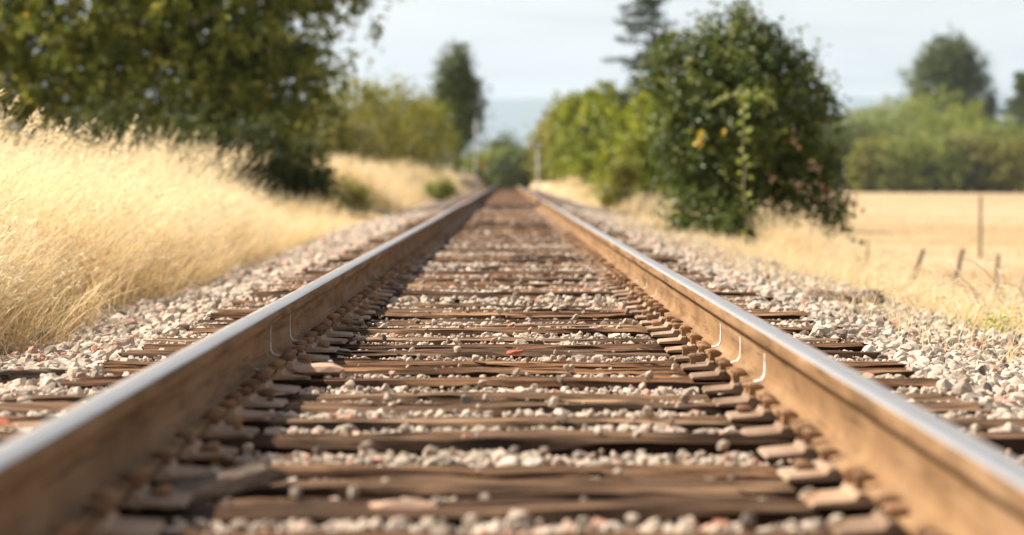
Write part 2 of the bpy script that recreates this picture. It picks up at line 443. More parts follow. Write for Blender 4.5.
# ------------------------------------------------------------------ rails
GAUGE = 1.435
def rail_profile():
    # half profile from the bottom centre to the top centre (x outwards, z up); 115 lb section
    h = [(0.0, 0.0), (0.0700, 0.0), (0.0700, 0.009), (0.040, 0.0165), (0.018, 0.0215), (0.0105, 0.033), (0.0085, 0.060), (0.0085, 0.095),
         (0.0110, 0.118), (0.019, 0.1235), (0.0335, 0.1285), (0.0345, 0.134), (0.0345, 0.156), (0.0325, 0.163), (0.0265, 0.1675), (0.014, 0.1693), (0.0, 0.1697)]
    L = [(-x, z) for x, z in h[1:-1]]
    return h[:-1] + [h[-1]] + L[::-1]
RP = rail_profile()
def rail_offset(y):
    return np.clip((y - 30) / 40, 0, 1) * 0.010 * np.sin(y * 0.11)
def rail_mesh(name, side):
    ysr = np.unique(np.concatenate([np.arange(1.5, 60, 1.5), np.arange(60, 285, 4)]))
    k = len(RP); rp = np.array(RP); n = len(ysr)
    xc = side * (GAUGE / 2 + 0.0345) + rail_offset(ysr)
    zc = 0.0203 + crest(ysr) + undul(ysr) * 1.0
    v = np.zeros((n, k, 3))
    v[:, :, 0] = xc[:, None] + rp[None, :, 0]; v[:, :, 1] = ysr[:, None]; v[:, :, 2] = zc[:, None] + rp[None, :, 1]
    i = np.arange(n - 1)[:, None]; j = np.arange(k)[None, :]
    f = np.stack([i*k+j, i*k+(j+1) % k, (i+1)*k+(j+1) % k, (i+1)*k+j], -1).reshape(-1, 4)
    zc2 = np.array([(RP[a][1] + RP[(a+1) % k][1]) / 2 for a in range(k)]); xc2 = np.array([(RP[a][0] + RP[(a+1) % k][0]) / 2 for a in range(k)])
    mi = np.where(zc2 > 0.1645, 1, 0)
    mi = np.where((zc2 > 0.166) & (xc2 * side > 0.0195), 2, mi)       # field-side edge of the running surface stays dull
    me = np_mesh(name, v.reshape(-1, 3), f[:, ::-1], [M_RUST, M_STEEL, M_EDGE], midx=np.tile(mi, n - 1), smooth=True)
    return me
rails = {}
for side, lab in ((-1, 'left steel rail, its brown inner side in shade, polished top shining'), (1, 'right steel rail, its orange rusted inner side in sunlight')):
    o = link('rail', rail_mesh('rail', side)); tag(o, lab, 'rail', 'rails of the track'); rails[side] = o

# white paint marks on the web and foot, gauge side
GP = [(0.0345, 0.128), (0.020, 0.1225), (0.0112, 0.116), (0.0088, 0.095), (0.0088, 0.060), (0.0108, 0.034), (0.0185, 0.022), (0.040, 0.017), (0.056, 0.0135)]
def mark(side, y, w=0.016, a=3, b=8, slant=0.0):
    pts = GP[a:b]; xc = side * (GAUGE/2 + 0.0345) + float(rail_offset(np.array(y)))
    n = len(pts); v = []
    for q, (px, pz) in enumerate(pts):
        ww = w * (0.55 + 0.45 * q / (n - 1)) * (0.85 + 0.3 * R.random()); yy = y + slant * q
        for s_ in (-1, 1):
            v.append((xc - side * (px + 0.0012), yy + s_ * ww / 2, 0.0203 + pz + 0.0012))
    f = [[2*q, 2*q+1, 2*q+3, 2*q+2] for q in range(n - 1)]
    link('paint_mark', np_mesh('paint_mark', v, np.array(f), [M_WHITE]), rails[side])
for y in (8.42, 9.30, 10.16): mark(1, y, 0.055, 3, 8, -0.004)
for y in (14.5, 15.5, 16.5): mark(1, y, 0.042, 4, 8, -0.004)
for y in (9.65, 10.52): mark(-1, y, 0.045, 2, 8, -0.004)
for y in (16.1, 17.2): mark(-1, y, 0.035, 4, 8, -0.004)
mark(-1, 8.9, 0.03, 6, 8)

# ------------------------------------------------------------------ ties with plates and spikes
TL, TW, TH = 2.66, 0.23, 0.178
def tie_mesh(seed, fine=True):
    r = np.random.default_rng(seed)
    nx = 46 if fine else 8
    # cross-section (y,z): side bottom -> top -> other side bottom
    ny_top = 12 if fine else 3
    yt = np.linspace(-TW/2, TW/2, ny_top)
    sec = [(-TW/2, -TH), (-TW/2, -0.07), (-TW/2, -0.03), (-TW/2 - 0.0, -0.010)] + [(y, 0.0) for y in yt] + [(TW/2, -0.010), (TW/2, -0.03), (TW/2, -0.07), (TW/2, -TH)]
    sec = np.array(sec); k = len(sec)
    xs_ = np.linspace(-TL/2, TL/2, nx)
    v = np.zeros((nx, k, 3)); v[:, :, 0] = xs_[:, None]; v[:, :, 1] = sec[None, :, 0]; v[:, :, 2] = sec[None, :, 1]
    X = v[:, :, 0]; Y = v[:, :, 1]; top = (v[:, :, 2] > -0.001)
    o = seed * 7.31
    # worn, rounded upper edges
    edge = np.clip((np.abs(Y) - (TW/2 - 0.022)) / 0.022, 0, 1)
    wear = 0.010 + 0.030 * np.clip(vnoise(X * 3.1 + o, np.sign(Y) * 5.0 + o) + 0.15, 0, 1)
    v[:, :, 2] -= np.where(top, edge ** 1.5 * wear, 0)
    v[:, :, 2] -= np.where((~top) & (v[:, :, 2] > -0.04), wear * 0.9, 0)
    # drying cracks along the grain
    if fine:
        for c in range(r.integers(3, 7)):
            yc = r.uniform(-TW*0.42, TW*0.42); x0 = r.uniform(-1.3, 0.8); ln = r.uniform(0.5, 1.8); dp = r.uniform(0.008, 0.03)
            col_ = np.argmin(np.abs(yt - yc)) + 4
            m = np.clip(1 - np.abs((xs_ - x0 - ln/2) / (ln/2)) ** 3, 0, 1) * (0.6 + 0.4 * vnoise(xs_ * 6, yc * 50))
            v[:, col_, 2] -= dp * np.clip(m, 0, 1)
    # rot and splinters: broad and fine unevenness, chunks gone from the sides
    v[:, :, 2] += np.where(top, 0.007 * vnoise(X * 2.2 + o, Y * 9 + o) + 0.006 * vnoise(X * 9 + o, Y * 60), 0)
    v[:, :, 1] += 0.008 * vnoise(X * 2.5 + o, v[:, :, 2] * 9 + np.sign(Y) * 3) * (1 if fine else 0.3)
    chunk = np.clip(vnoise(X * 2.0 + o * 3, np.sign(Y) * 9 + o) - 0.45, 0, 1)
    v[:, :, 1] -= np.sign(Y) * chunk * 0.09 * (np.abs(Y) > TW * 0.4) * (v[:, :, 2] > -0.06)
    # ragged ends, slight sweep and sag in the middle
    v[:, :, 0] += np.where(np.abs(X) > TL/2 - 0.01, 0.03 * vnoise(Y * 30 + o, v[:, :, 2] * 30 + np.sign(X)), 0)
    v[:, :, 1] += 0.010 * np.sin(X * 1.2 + o)
    mid = np.clip(1 - (X / 0.62) ** 2, 0, 1)
    v[:, :, 2] += mid * r.uniform(-0.006, 0.006)
    vv = v.reshape(-1, 3)
    i = np.arange(nx - 1)[:, None]; j = np.arange(k - 1)[None, :]
    f = np.stack([i*k+j, (i+1)*k+j, (i+1)*k+j+1, i*k+j+1], -1).reshape(-1, 4)[:, ::-1]
    bot = np.stack([np.arange(nx-1)*k, (np.arange(nx-1))*k + k-1, (np.arange(nx-1)+1)*k + k-1, (np.arange(nx-1)+1)*k], 1)[:, ::-1]
    # ends as fans
    c0 = len(vv); vv = np.vstack([vv, v[0].mean(0)[None], v[-1].mean(0)[None]])
    j = np.arange(k)
    e0 = np.stack([np.full(k, c0), (j+1) % k, j], 1); e1 = np.stack([np.full(k, c0+1), (nx-1)*k + j, (nx-1)*k + (j+1) % k], 1)
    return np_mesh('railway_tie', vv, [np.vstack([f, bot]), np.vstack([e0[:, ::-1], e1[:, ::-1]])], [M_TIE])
TIE_FINE = [tie_mesh(s) for s in range(1, 15)]
TIE_FAR = [tie_mesh(s, False) for s in range(40, 44)]

def plate_mesh():
    # tie plate: across the track (x) 0.34, along it (y) 0.195; ribs hold the rail foot; bevelled rim
    m = MB()
    prof = [(-0.175, -0.001), (-0.170, 0.007), (-0.095, 0.0135), (-0.088, 0.0265), (-0.074, 0.0265), (-0.0725, 0.0188), (0.0725, 0.0188), (0.074, 0.0265), (0.088, 0.0265), (0.095, 0.0135), (0.170, 0.007), (0.175, -0.001)]
    ysn = [(-0.098, 0.86), (-0.094, 1.0), (0.094, 1.0), (0.098, 0.86)]
    k = len(prof); v = [(x, y, -0.001 + (z + 0.001) * s_) for (y, s_) in ysn for (x, z) in prof]
    f = [[i*k+j, i*k+j+1, (i+1)*k+j+1, (i+1)*k+j] for i in range(3) for j in range(k-1)]
    f += [[j, k-1-j, k-2-j, j+1][::-1] for j in range(k//2 - 0) if j + 1 <= k-2-j]
    f += [[3*k + q for q in ([j, k-1-j, k-2-j, j+1])] for j in range(k//2) if j + 1 <= k-2-j]
    m.add(v, f)
    return m.mesh('tie_plate', [M_PLATE])
def spike_mesh():
    m = MB()
    m.box((0, 0, -0.005), (0.017, 0.017, 0.062))
    # offset oval head leaning over the foot (towards +x), domed
    k = 10; th = np.linspace(0, 2*pi, k, endpoint=False)
    def ring(rx, ry, z, dx): return np.stack([dx + rx*np.cos(th), ry*np.sin(th), np.full(k, z) - 0.25*(dx + rx*np.cos(th))*0.6], 1)
    rs = [ring(0.011, 0.012, 0.024, 0.002), ring(0.024, 0.015, 0.0305, 0.010), ring(0.0235, 0.0145, 0.0355, 0.010), ring(0.013, 0.009, 0.0415, 0.007), ring(0.002, 0.002, 0.0425, 0.006)]
    v = np.vstack(rs); f = [[i*k+j, i*k+(j+1) % k, (i+1)*k+(j+1) % k, (i+1)*k+j] for i in range(4) for j in range(k)]
    m.add(v, f, [[4*k, 4*k+j, 4*k+j+1] for j in range(1, k-1)])
    return m.mesh('spike', [M_SPIKE])
PLATE = plate_mesh(); SPIKE = spike_mesh()
ORD = ['nearest', 'second', 'third', 'fourth', 'fifth', 'sixth', 'seventh', 'eighth', 'ninth', 'tenth', 'eleventh', 'twelfth', 'thirteenth', 'fourteenth', 'fifteenth', 'sixteenth',
       'seventeenth', 'eighteenth', 'nineteenth', 'twentieth'] + ['twenty-' + q for q in ('first', 'second', 'third', 'fourth', 'fifth', 'sixth', 'seventh', 'eighth', 'ninth')] + ['thirtieth']
RT = np.random.default_rng(5)
tie_y = []
y = 4.62
while y < 282:
    tie_y.append(y + RT.uniform(-0.045, 0.045)); y += 0.497
TIEGROUP = 'wooden ties of the track'
tie_dz = np.where(RT.random(len(tie_y)) < 0.72, RT.uniform(-0.010, 0.004, len(tie_y)), RT.uniform(-0.024, -0.010, len(tie_y)))
crib_dz = RT.uniform(-0.016, 0.004, len(tie_y) + 1)
for n, y in enumerate(tie_y):
    if n >= 300: break
    fine = y < 46
    me = TIE_FINE[int(RT.integers(len(TIE_FINE)))] if fine else TIE_FAR[int(RT.integers(len(TIE_FAR)))]
    dz = float(tie_dz[n]) if fine else float(tie_dz[n]) * 0.5
    dx = float(RT.uniform(-0.05, 0.05)); flip = pi if RT.random() < 0.5 else 0.0
    zc = float(crest(y) + undul(y))
    o = link('railway_tie', me, None, (dx, y, zc + dz), (0, 0, flip + float(R.uniform(-0.012, 0.012))))
    if n == 0: lab = 'nearest dark wooden tie, at the bottom edge of the picture'
    elif n < 30: lab = 'weathered brown wooden tie, %s one up from the bottom edge of the picture' % ORD[n]
    elif fine: lab = 'weathered wooden tie in the middle stretch of track before the blur'
    else: lab = 'small blurred wooden tie in the far stretch of track'
    tag(o, lab, 'tie', TIEGROUP if n < 30 else ('ties in the middle stretch' if fine else 'ties in the far stretch'))
    if y < 70:
        for s in (-1, 1):
            ry = float(R.uniform(-0.02, 0.02))
            p = bpy.data.objects.new('tie_plate', PLATE); COL.objects.link(p); p.parent = o
            wx = s * (GAUGE/2 + 0.0345) + float(rail_offset(np.array(y)))
            loc = Vector((wx - dx, 0.0, -dz + 0.0012)); 
            if flip: loc.x = -loc.x
            p.location = loc; p.rotation_euler = (0, 0, float(R.uniform(-0.03, 0.03)))
            if y < 32:
                for (qx, qy, hd, prob) in ((0.080, -0.055, 1, 1.0), (0.080, 0.055, 1, 0.85), (-0.080, 0.05, -1, 1.0), (-0.080, -0.05, -1, 0.7), (0.135, -0.03, 1, 0.55), (-0.135, 0.03, -1, 0.4)):
                    if R.random() > prob: continue
                    q = bpy.data.objects.new('spike', SPIKE); COL.objects.link(q); q.parent = p
                    foot = abs(qx) < 0.1
                    up = 0.008 + float(R.uniform(0, 0.016)) if foot else float(R.uniform(-0.012, 0.006))
                    q.location = (qx, qy + float(R.uniform(-0.012, 0.012)), up)
                    q.rotation_euler = (float(R.uniform(-0.08, 0.08)), float(R.uniform(-0.08, 0.08)), (pi if hd > 0 else 0.0) + float(R.uniform(-0.25, 0.25)))
far_t = MB()
for y in tie_y[300:]:
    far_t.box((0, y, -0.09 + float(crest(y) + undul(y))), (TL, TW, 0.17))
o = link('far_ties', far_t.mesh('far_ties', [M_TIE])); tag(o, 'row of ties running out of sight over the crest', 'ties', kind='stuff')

# ------------------------------------------------------------------ ballast stones
def ico(sub):
    t = (1 + 5 ** 0.5) / 2
    v = [(-1,t,0),(1,t,0),(-1,-t,0),(1,-t,0),(0,-1,t),(0,1,t),(0,-1,-t),(0,1,-t),(t,0,-1),(t,0,1),(-t,0,-1),(-t,0,1)]
    f = [(0,11,5),(0,5,1),(0,1,7),(0,7,10),(0,10,11),(1,5,9),(5,11,4),(11,10,2),(10,7,6),(7,1,8),(3,9,4),(3,4,2),(3,2,6),(3,6,8),(3,8,9),(4,9,5),(2,4,11),(6,2,10),(8,6,7),(9,8,1)]
    v = [np.array(p) / np.linalg.norm(p) for p in v]
    for _ in range(sub):
        cache = {}; nf = []
        def midp(a, b):
            key = (min(a, b), max(a, b))
            if key not in cache:
                p = v[a] + v[b]; v.append(p / np.linalg.norm(p)); cache[key] = len(v) - 1
            return cache[key]
        for a, b, c in f:
            ab, bc, ca = midp(a, b), midp(b, c), midp(c, a)
            nf += [(a, ab, ca), (b, bc, ab), (c, ca, bc), (ab, bc, ca)]
        f = nf
    return np.array(v), np.array(f)
def stone_shape(sub, seed):
    r = np.random.default_rng(seed); v, f = ico(sub)
    # crushed rock: cut by random planes
    for _ in range(13 if sub else 5):
        n = r.normal(size=3); n /= np.linalg.norm(n); d = r.uniform(0.48, 0.85)
        s = v @ n; v = v - np.outer(np.clip(s - d, 0, None), n)
    v = v * (1 + 0.05 * r.normal(size=(len(v), 1)))
    return v * np.array([r.uniform(0.85, 1.35), r.uniform(0.75, 1.1), r.uniform(0.6, 0.9)]), f
ST1 = [stone_shape(1, 100 + i) for i in range(16)]
ST0 = [stone_shape(0, 200 + i) for i in range(16)]
def rot_mats(n, tilt=0.6):
    a = R.uniform(0, 2*pi, n); b = R.normal(0, tilt, n); c = R.normal(0, tilt, n)
    ca, sa, cb, sb, cc, sc = np.cos(a), np.sin(a), np.cos(b), np.sin(b), np.cos(c), np.sin(c)
    z = np.zeros(n); o1 = np.ones(n)
    Rz = np.stack([ca, -sa, z, sa, ca, z, z, z, o1], 1).reshape(-1, 3, 3)
    Ry = np.stack([cb, z, sb, z, o1, z, -sb, z, cb], 1).reshape(-1, 3, 3)
    Rx = np.stack([o1, z, z, z, cc, -sc, z, sc, cc], 1).reshape(-1, 3, 3)
    return Rz @ Ry @ Rx

TY = np.array(tie_y)
def scatter(y0, y1, dens, r0, r1):
    n = int((y1 - y0) * 5.4 * dens)
    x = R.uniform(-2.7, 2.7, n); yy = y0 + (y1 - y0) * R.random(n)
    keep = np.abs(x - CAM[0]) < yy * 0.176 + 0.9
    x, yy = x[keep], yy[keep]
    r = r0 + (r1 - r0) * R.random(len(x)) ** 3.0
    i = np.clip(np.searchsorted(TY, yy), 1, len(TY) - 1)
    d = np.minimum(np.abs(TY[i] - yy), np.abs(TY[i-1] - yy))
    inside = np.abs(x) < 1.33
    on_tie = inside & (d < 0.115 + r * 0.6)
    cover = inside & (np.abs(x) > 0.98) & (vnoise(x * 1.6, yy * 1.4 + 2) + (np.abs(x) - 1.15) * 1.6 > 0.85)
    on_tie = on_tie & ~cover
    # thinner cover near the outer edges
    edge = np.clip((2.72 - np.abs(x)) / 0.6, 0.06, 1)
    keep = (~on_tie) & (R.random(len(x)) < edge)
    # under the rails the cribs are lower
    z = bed_z(x, yy) + np.where(inside, R.uniform(0.0, 0.032, len(x)) + 0.012 * np.clip((yy - 7) / 4, 0, 1), R.uniform(-0.005, 0.02, len(x)))
    z += np.where(inside & (np.abs(np.abs(x) - 0.75) < 0.17), -0.03, 0) + np.where(inside, 0.010 * vnoise(x * 2.3, yy * 2.1), 0)
    # some cribs are fuller than others
    z += np.where(inside, 0.015 * vnoise(np.zeros_like(yy) + 3.3, np.floor((yy - 4.62) / 0.497) * 7.77, 2.2), 0)
    z = np.where(cover, crest(yy) + undul(yy) + R.uniform(-0.03, 0.004, len(x)), z)
    # a few stones lie on the ties
    stray = on_tie & (R.random(len(x)) < 0.018) & (np.abs(x) < 0.6)
    z = np.where(stray, crest(yy) + undul(yy) + r * 0.35, z)
    r = np.where(stray, np.minimum(r, 0.017), r)
    lvl = np.minimum(tie_dz[i], tie_dz[i-1]) + crib_dz[i] + R.uniform(-0.012, 0.008, len(x)) + 0.008 * np.clip((yy - 10) / 6, 0, 1)
    z = np.where(inside & ~stray & ~cover, crest(yy) + undul(yy) + lvl - 0.70 * r, z)
    low = inside & ~stray & ~cover & (np.abs(np.abs(x) - 0.75) < 0.17); z = z - np.where(low, 0.022, 0)
    # the stones fall away from the tie faces
    z = z - np.where(inside & ~stray & ~cover, 0.020 * np.clip(1 - (d - 0.115) / 0.06, 0, 1), 0)
    keep |= stray
    return np.stack([x, yy, z], 1)[keep], r[keep]
def stones_to_mesh(P, r, shapes, rnd):
    V = []; FF = []; A = []; n0 = 0
    idx = R.integers(len(shapes), size=len(P))
    for s, (v, f) in enumerate(shapes):
        q = np.where(idx == s)[0]
        if not len(q): continue
        M = rot_mats(len(q))
        vv = np.einsum('nij,kj->nki', M, v) * r[q][:, None, None] + P[q][:, None, :]
        V.append(vv.reshape(-1, 3)); FF.append((f[None] + (np.arange(len(q)) * len(v))[:, None, None] + n0).reshape(-1, 3))
        A.append(np.repeat(rnd[q], len(v))); n0 += len(q) * len(v)
    return np.vstack(V), np.vstack(FF), np.concatenate(A)
Pa, ra = scatter(3.9, 15.0, 1250, 0.008, 0.042)
Pb, rb = scatter(15.0, 30.0, 520, 0.015, 0.048)
Pc, rc = scatter(30.0, 75.0, 110, 0.03, 0.06)
# the 300 that show largest become objects of their own
yh = CAM[2] - Pa[:, 2]
vis = (np.abs(Pa[:, 0] - CAM[0]) / Pa[:, 1] < 0.168) & (yh / Pa[:, 1] < 0.118) & (np.abs(np.abs(Pa[:, 0]) - 0.75) > 0.16)
score = np.where(vis, ra / Pa[:, 1], 0)
top = np.argsort(-score)[:296]
own = np.zeros(len(Pa), bool); own[top] = True
STONE_OBJ = []
for i, (v, f) in enumerate(ST1[:12]):
    STONE_OBJ.append(np_mesh('stone', v, f, [M_STONE1]))
for q in top:
    o = bpy.data.objects.new('stone', STONE_OBJ[int(R.integers(12))]); COL.objects.link(o); o.parent = ballast
    o.location = Pa[q]; s = float(ra[q]); o.scale = (s, s, s); o.rotation_euler = (float(R.normal(0, .5)), float(R.normal(0, .5)), float(R.uniform(0, 6.28)))
# conspicuous single stones of the photograph
for (x, y, z, s, mt, lab) in ((-0.165, 5.62, -0.018, 0.085, M_STONE_PEACH, 'large peach stone between the nearest ties'), (-1.28, 7.55, -0.01, 0.06, M_STONE_RED, 'red stone outside the left rail'),
                              (-0.55, 9.15, 0.02, 0.075, M_STONE_PEACH, 'flat pink stone leaning on a tie by the left rail'), (0.05, 10.3, 0.012, 0.03, M_STONE_RED, 'small red stone on a tie')):
    v, f = ST1[int(R.integers(12))]
    o = link('stone', np_mesh('stone', v * np.array([1.25, 0.8, 0.75]), f, [mt]), ballast, (x, y, z)); o.scale = (s, s, s * 0.75); o.rotation_euler = (0, 0, float(R.uniform(-0.4, 0.4))); o['label'] = lab
rnd_a = R.random(len(Pa))
hi = (~own) & (Pa[:, 1] > 8.0) & (Pa[:, 1] < 13.5) & vis
V1, F1, A1 = stones_to_mesh(Pa[hi], ra[hi], ST1, rnd_a[hi])
lo = (~own) & (~hi)
V2, F2, A2 = stones_to_mesh(np.vstack([Pa[lo], Pb, Pc]), np.concatenate([ra[lo], rb, rc]), ST0, R.random(lo.sum() + len(Pb) + len(Pc)))
me = np_mesh('ballast_stones', np.vstack([V1, V2]), np.vstack([F1, F2 + len(V1)]), [M_STONE], {'rnd': np.concatenate([A1, A2])})
o = link('ballast_stones', me, ballast); o['kind'] = 'stuff'
print('stones', len(Pa), len(Pb), len(Pc), 'hi', int(hi.sum()))

# ------------------------------------------------------------------ broken wood on the ballast
def chunk(name, size, loc, rot, lab, seed):
    r = np.random.default_rng(seed); lx, ly, lz = size; n = 9
    xs_ = np.linspace(-lx/2, lx/2, n); sec = np.array([(-.5, -.5), (-.5, .1), (-.42, .46), (-.1, .5), (.15, .44), (.44, .48), (.5, .1), (.5, -.5)]); k = len(sec)
    v = np.zeros((n, k, 3)); v[:, :, 0] = xs_[:, None]; v[:, :, 1] = sec[:, 0] * ly; v[:, :, 2] = sec[:, 1] * lz
    tp = 1 - 0.35 * (np.abs(xs_) / (lx/2)) ** 4 * r.random(n)
    v[:, :, 1:] *= tp[:, None, None]; v[:, :, 1:] += r.normal(0, 0.05 * lz, (n, k, 2)); v[[0, -1], :, 0] += r.normal(0, 0.03, (2, k))
    i = np.arange(n-1)[:, None]; j = np.arange(k)[None, :]
    f = np.stack([i*k+j, i*k+(j+1) % k, (i+1)*k+(j+1) % k, (i+1)*k+j], -1).reshape(-1, 4)
    vv = np.vstack([v.reshape(-1, 3), v[0].mean(0)[None], v[-1].mean(0)[None]]); j = np.arange(k)
    e = np.vstack([np.stack([np.full(k, n*k), (j+1) % k, j], 1), np.stack([np.full(k, n*k+1), (n-1)*k+j, (n-1)*k+(j+1) % k], 1)])
    o = link(name, np_mesh(name, vv, [f, e], [M_OLDWOOD]), None, loc, rot); tag(o, lab, 'wood'); return o
chunk('broken_board', (0.44, 0.11, 0.08), (1.90, 17.2, float(bed_z(np.array(1.9), np.array(17.2))) + 0.045), (0.1, 0.05, -1.15), 'grey broken board lying on the right ballast shoulder', 3)
chunk('broken_board', (0.40, 0.13, 0.09), (2.06, 17.6, float(bed_z(np.array(2.06), np.array(17.6))) + 0.045), (0.1, -0.12, -0.95), 'short brown broken board at the weedy edge of the right ballast', 4)
chunk('split_timber', (0.34, 0.045, 0.04), (-0.56, 5.93, 0.0), (0.2, -0.08, 0.95), 'dark splintered timber lying aslant between the nearest ties', 5)
chunk('split_timber', (0.22, 0.05, 0.04), (-1.52, 9.7, float(bed_z(np.array(-1.52), np.array(9.7))) + 0.03), (0, 0, 0.4), 'small dark wood splinter on the left ballast shoulder', 6)

# ------------------------------------------------------------------ grass
def blades(x, y, h, w, lean, lean_sd, seg=4, seeds=0.0, heads=0.0, droop=0.35, clump=0.0):
    n = len(x); z = ground_z(x, y) - 0.02
    th = R.uniform(0, 2*pi, n)
    d = np.stack([np.cos(th) * lean_sd * R.random(n) + lean[0], np.sin(th) * lean_sd * R.random(n) + lean[1]], 1)
    cl = np.stack([vnoise(x * 1.7 + 3, y * 0.9), vnoise(x * 1.7, y * 0.9 + 31)], 1); d = d + cl * clump
    wa = R.uniform(0, pi, n); side = np.stack([np.cos(wa), np.sin(wa)], 1)
    t = np.linspace(0, 1, seg + 1)
    V = np.zeros((n, seg + 1, 2, 3)); dr = droop * R.random(n)
    for q, tt in enumerate(t):
        off = d * (tt ** 1.8)[None] if False else d * (tt ** 1.8)
        cx = x + h * off[:, 0]; cy = y + h * off[:, 1]
        cz = z + h * (tt - dr * tt ** 3 * np.clip(np.hypot(off[:, 0], off[:, 1]) * 1.5, 0, 1))
        ww = w * (1 - 0.85 * tt ** 1.5) / 2
        for s_, sg in ((0, -1), (1, 1)):
            V[:, q, s_, 0] = cx + sg * ww * side[:, 0]; V[:, q, s_, 1] = cy + sg * ww * side[:, 1]; V[:, q, s_, 2] = cz
    k = (seg + 1) * 2
    b = np.arange(n)[:, None] * k
    f = np.concatenate([np.stack([b + 2*q, b + 2*q + 1, b + 2*q + 3, b + 2*q + 2], -1).reshape(-1, 4) for q in range(seg)])
    hg = np.tile(np.repeat(t, 2), n); rn = np.repeat(R.random(n), k)
    V = V.reshape(-1, 3)
    if heads > 0:                       # drooping seed plumes: spikelets set along the upper stalk
        q = np.where((R.random(n) < heads))[0]; ns = 16
        Vr = V.reshape(n, seg + 1, 2, 3).mean(2)[q]
        tipd = Vr[:, -1] - Vr[:, -2]; tipd /= np.linalg.norm(tipd, axis=1)[:, None] + 1e-9
        s = R.random((len(q), ns)) * 1.0
        base = Vr[:, -1][:, None] - tipd[:, None] * (s * 0.17)[..., None] + tipd[:, None] * 0.05
        dirs = tipd[:, None] * 0.9 + R.normal(0, 0.55, (len(q), ns, 3)) + np.array([0.25, 0, -0.15])
        dirs /= np.linalg.norm(dirs, axis=2)[..., None]
        ln = (0.022 + 0.03 * R.random((len(q), ns)))[..., None]
        sd = R.normal(size=(len(q), ns, 3)); sd /= np.linalg.norm(sd, axis=2)[..., None]
        a0 = base; a1 = base + dirs * ln * 0.5 + sd * 0.0045; a2 = base + dirs * ln; a3 = base + dirs * ln * 0.5 - sd * 0.0045
        VH = np.stack([a0, a1, a2, a3], 2).reshape(-1, 3); nb = len(V)
        f = np.vstack([f, (np.arange(len(VH)).reshape(-1, 4) + nb)])
        V = np.vstack([V, VH]); hg = np.concatenate([hg, np.full(len(VH), 0.92)]); rn = np.concatenate([rn, np.repeat(R.random(len(q)) * 0.8, ns * 4)])
    return V, f, hg, rn
def grass_obj(name, label, parts, mat):
    V = []; FF = []; H = []; N = []; n0 = 0
    for (v, f, h, r) in parts:
        V.append(v); FF.append(f + n0); H.append(h); N.append(r); n0 += len(v)
    o = link(name, np_mesh(name, np.vstack(V), np.vstack(FF), [mat], {'hgt': np.concatenate(H), 'rnd': np.concatenate(N)}))
    tag(o, label, 'grass', kind='stuff'); return o
def region(n, fx0, fx1, y0, y1, bias=1.0, pw=1.0):
    y = y0 + (y1 - y0) * R.random(n) ** pw
    a, b = fx0(y), fx1(y)
    return a + (b - a) * R.random(n) ** bias, y

def ledge(y): return -2.36 - 0.012 * (y - 14) + 0.16 * vnoise(y * 0.55, 1.3) + 0.07 * vnoise(y * 2.1, 4.4)
def lfar(y): return np.minimum(-(y * 0.176 + 0.9), ledge(y) - 0.8)
# A: tall grass at the left
x, y = region(40000, ledge, lfar, 10.5, 40, 1.25, 1.15)
hh = np.interp(y, [10, 24, 32, 40], [1.2, 1.14, 0.95, 0.45]) * R.uniform(0.55, 1.08, len(x)) * np.clip(0.45 + (ledge(y) - x) * 0.9, 0.3, 1)
hh = hh * (1 + 0.22 * vnoise(x * 1.3 + 8, y * 0.7))
pA = blades(x, y, hh, 0.0065, (0.30, -0.04), 0.5, 5, heads=0.07, clump=0.45)
x, y = region(6500, lambda y: ledge(y) - 0.05, lambda y: ledge(y) - 1.6, 10.5, 34)
pA4 = blades(x, y, R.uniform(0.55, 1.15, len(x)) * np.clip(0.6 + (ledge(y) - x) * 0.6, 0.4, 1), 0.0105, (0.34, -0.05), 0.6, 6, droop=0.7, clump=0.5)
x, y = region(700, lambda y: ledge(y) - 0.5, lambda y: ledge(y) - 2.2, 12, 36)
pA2 = blades(x, y, R.uniform(1.0, 1.26, len(x)), 0.0055, (0.22, 0.0), 0.25, 5, heads=0.9)
x, y = region(9000, lambda y: ledge(y) + 0.35, lambda y: ledge(y) - 0.6, 10, 42)
pA3 = blades(x, y, R.uniform(0.10, 0.5, len(x)), 0.005, (0.5, -0.1), 0.9, 4, droop=0.9, clump=0.5)
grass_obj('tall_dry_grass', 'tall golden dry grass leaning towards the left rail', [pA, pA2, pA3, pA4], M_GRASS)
# B: far left bank
x, y = region(26000, lambda y: -2.7 - 0 * y, lambda y: -3.4 - (y - 40) * 0.11, 74, 200, 1.0, 1.6)
pB = blades(x, y, R.uniform(0.5, 1.1, len(x)) * np.clip((-2.55 - x) * 1.0, 0.25, 1), 0.02, (0.12, 0), 0.5, 3)
x, y = region(9000, lambda y: -2.6 - 0 * y, lambda y: -7.5 + 0 * y, 40, 76)
pB2 = blades(x, y, R.uniform(0.15, 0.55, len(x)) * np.clip((-2.4 - x) * 1.0, 0.25, 1), 0.010, (0.2, 0), 0.6, 3)
grass_obj('bank_dry_grass', 'dry grass on the far left bank before the shrubs', [pB, pB2], M_GRASS2)
